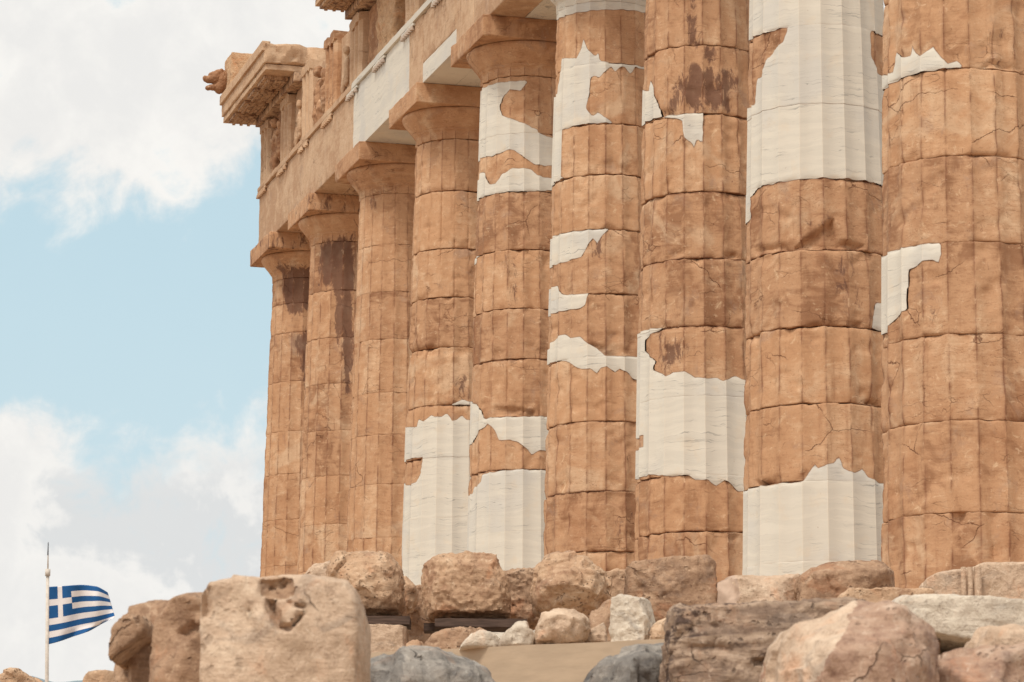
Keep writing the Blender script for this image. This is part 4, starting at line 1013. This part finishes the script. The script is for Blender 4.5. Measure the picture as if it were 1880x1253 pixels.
stone('stone_block', 'dark pitted limestone block with layered front, right of centre', 15, [(1234, 1340), (1230, 1230), (1234, 1150), (1236, 1120), (1262, 1112), (1330, 1108), (1400, 1102), (1490, 1100), (1590, 1102), (1600, 1340)], M_RPORE, .8, 'block', 'foreground blocks', facet=.025, disp=.05, size=.12, edge=.2, cuts=0, cells=70,
      pts=[(1250, 1130, .02), (1580, 1115, .03), (1400, 1200, .05), (1580, 1320, .03), (1250, 1320, .03)],
      dents=[([(1250, 1148), (1330, 1140), (1325, 1152), (1252, 1160)], .012), ([(1310, 1118), (1360, 1112), (1345, 1150), (1315, 1160)], .015), ([(1260, 1185), (1380, 1180), (1440, 1178), (1380, 1194), (1262, 1198)], .012), ([(1380, 1210), (1430, 1206), (1428, 1218), (1384, 1222)], .06)])
stone('boulder', 'large angular rose boulder leaning before the pitted block', 13, [(1420, 1340), (1424, 1220), (1436, 1172), (1460, 1142), (1490, 1134), (1512, 1130), (1545, 1112), (1572, 1100), (1625, 1106), (1680, 1128), (1708, 1150), (1720, 1185), (1718, 1250), (1695, 1340)], M_RPINK, .9, 'boulder', None, facet=.03, disp=.05, size=.25, edge=.3, cuts=0, cells=60,
      facet_tone=([(1580, 1090), (1562, 1140), (1540, 1180), (1512, 1215), (1492, 1270), (1470, 1350), (1400, 1350), (1400, 1120)], M_RPINKLIT),  # left facet painted paler to show light on it
      pts=[(1572, 1112, .05), (1560, 1140, .16), (1535, 1180, .28), (1510, 1215, .34), (1490, 1270, .30), (1478, 1320, .30), (1640, 1130, .16), (1670, 1170, .22), (1600, 1200, .34), (1680, 1230, .2), (1620, 1310, .34), (1470, 1180, .08)])
stone('slab', 'long whitish slab lying level behind the rose boulder at the right', 18, [(1640, 1118), (1645, 1098), (1662, 1088), (1780, 1092), (1880, 1098), (1960, 1102), (1960, 1150), (1885, 1152), (1850, 1168), (1780, 1174), (1700, 1160)], M_RWHITE, 1.6, 'slab', None, facet=.04, disp=.03, cuts=0, edge=.1)  # made deep so that the gap beneath stays dark
stone('stone', 'added block under the whitish slab, darkening the gap from its left', 18.1, [(1640, 1400), (1640, 1165), (1722, 1170), (1726, 1400)], M_RBRN, 1.4, 'stone', None, facet=.02, cuts=0, edge=.1)  # added side block; closes the cavity so the gap turns dark
stone('stone', 'added block under the whitish slab, darkening the gap from its right', 18.1, [(1798, 1400), (1796, 1178), (1960, 1150), (1960, 1400)], M_RBRN, 1.4, 'stone', None, facet=.02, cuts=0, edge=.1)  # other added side block, shutting light out of the gap
stone('stone', 'rounded tan stone at the right edge below the whitish slab', 14.2, [(1782, 1320), (1790, 1215), (1800, 1176), (1822, 1150), (1855, 1145), (1905, 1154), (1940, 1180), (1940, 1320)], M_RPALE, .6, 'stone', None, facet=.12, cuts=4)
stone('stone', 'low brown stone in the bottom right corner', 13.2, [(1690, 1330), (1702, 1240), (1720, 1218), (1790, 1196), (1850, 1190), (1940, 1185), (1940, 1330)], M_RPINK, .7, 'stone', None, facet=.04, cuts=0, pts=[(1740, 1236, .15), (1830, 1210, .12), (1800, 1290, .3)])

# ------------------------------------------------------------------ flag and pole
DF = 150.0
foot = at(84, 1500, DF); topm = at(87.5, 1058, DF); tip = at(88.5, 1000, DF)
pole = empty('flagpole', Vector(foot)); tag(pole, 'slim pale flagpole with a thin mast rising above the flag', 'flagpole')
def tube(name, a, b, ra, rb, mat, parent):
    a, b = Vector(a), Vector(b); d = b-a; bm = bmesh.new()
    frustum(bm, 0, 0, 0, d.length, ra, rb, 14); me = bpy.data.meshes.new(name); bm.to_mesh(me); bm.free()
    for p in me.polygons: p.use_smooth = len(p.vertices) == 4
    me.transform(d.to_track_quat('Z', 'Y').to_matrix().to_4x4()); me.transform(Matrix.Translation(a-parent.location))
    return link(name, me, mat, parent)
tube('pole', foot, topm, .11, .075, M_METAL, pole)
tube('collar', topm, Vector(topm)+Vector((0, 0, .32)), .12, .12, M_METAL, pole)
tube('mast', Vector(topm)+Vector((0, 0, .32)), tip, .035, .02, M_METAL, pole)
tube('antenna_tip', Vector(tip)+Vector((0, 0, -.5)), Vector(tip)+Vector((0, 0, .1)), .03, .02, M_DARK, pole)
NU, NV = 54, 54
V = []; Fc = []; MI = []
h0 = at(88.5, 1078, DF); sx = DF/F_PX
for j in range(NV+1):
    v = j/NV
    for i in range(NU+1):
        u = i/NU
        topy = 1078 - 3.0*math.sin(u*3.0) + 10*max(0, (u-.8)/.2)**1.5
        boty = 1183.5 - 25*u - 13*u*u
        yy = topy*(1-v)+boty*v + 1.6*math.sin(u*9+v*1.5)*u
        xx = 88.5 + (109+17*v - 26*max(0, (v-.8)/.2)**1.3)*u**.97
        dep = .42*math.sin(u*7.5-v*1.8)*u + .25*math.sin(u*13+v*3)*u
        V.append(tuple(EYE+ray(xx, yy)*(DF+dep) - h0))
for j in range(NV):
    for i in range(NU):
        a = j*(NU+1)+i; Fc.append((a, a+1, a+NU+2, a+NU+1))
        s = j*9//NV; uu = (i+.5)/NU*27; vv = (j+.5)/NV*9*2    # canton: 10 x 10 units of a 27 x 18 flag
        blue_ = (s % 2 == 0)
        if uu < 10 and vv < 10: blue_ = not (4 < uu < 6 or 4 < vv < 6)
        MI.append(0 if blue_ else 1)
me = bpy.data.meshes.new('flag'); me.from_pydata(V, [], Fc); me.polygons.foreach_set('material_index', MI)
me.polygons.foreach_set('use_smooth', [True]*len(Fc))
fl = link('flag', me, [M_BLUE, M_CLOTH]); fl.location = h0
so = fl.modifiers.new('solid', 'SOLIDIFY'); so.thickness = .01
tag(fl, 'blue and white striped flag with a white cross in its corner, streaming from the pole', 'flag')

# ------------------------------------------------------------------ ground and far hill
def terrain(x, y):
    d = np.stack([x-EYE[0], y-EYE[1]], 1)
    f2 = fw[:2]/np.linalg.norm(fw[:2]); r2 = np.array([f2[1], -f2[0]])
    D = d@f2; Lt = d@r2; lat = 940+F_PX*Lt/np.maximum(D, 4)
    h = -5.7 + 2.35*smooth(D, 7.5, 11.5) + .3*smooth(D, 16, 19) + 1.05*smooth(D, 23, 27)*smooth(lat, 330, 620) + .3*smooth(D, 30, 34)
    h = h - 1.2*smooth(-lat, -300, 600)*smooth(D, 12, 60)
    h = h - 60*smooth(np.hypot(x-30, y-10), 120, 420) - 3*smooth(np.hypot(x-30, y-10), 85, 120)
    h = h + .06*fbm(np.stack([x*.8, y*.8, 0*x], 1), 3)
    return h
gxs = np.concatenate([np.linspace(-30000, -400, 16), np.linspace(-300, -40, 14), np.linspace(-30, 80, 130), np.linspace(90, 300, 14), np.linspace(400, 30000, 16)])
gys = np.concatenate([np.linspace(-30000, -400, 16), np.linspace(-300, -40, 14), np.linspace(-34, 30, 90), np.linspace(40, 300, 14), np.linspace(400, 30000, 16)])
GX, GY = np.meshgrid(gxs, gys); x, y = GX.ravel(), GY.ravel(); z = terrain(x, y)
idx = np.arange(len(x)).reshape(GX.shape)
q = np.stack([idx[:-1, :-1], idx[:-1, 1:], idx[1:, 1:], idx[1:, :-1]], -1).reshape(-1, 4)
g = mesh_from('ground', np.stack([x, y, z], 1), [tuple(a) for a in q], M_GROUND); tag(g, kind='structure')
# low hill far beyond the flagpole
V = []; Fc = []; NX = 150
for i in range(NX+1):
    px = -2300+i*20; D = 6000
    hh = 1252 - 10*math.exp(-((px-60)/30)**2) - 3*math.sin(px*.05)
    for k, (dy, dd) in enumerate([(160, -900), (30, -300), (0, 0), (160, 900)]):
        V.append(tuple(at(px, hh+dy, D)+fw*dd))
for i in range(NX):
    for k in range(3):
        a = i*4+k; Fc.append((a, a+4, a+5, a+1))
hl = mesh_from('hills', V, Fc, M_HILL); tag(hl, kind='structure')
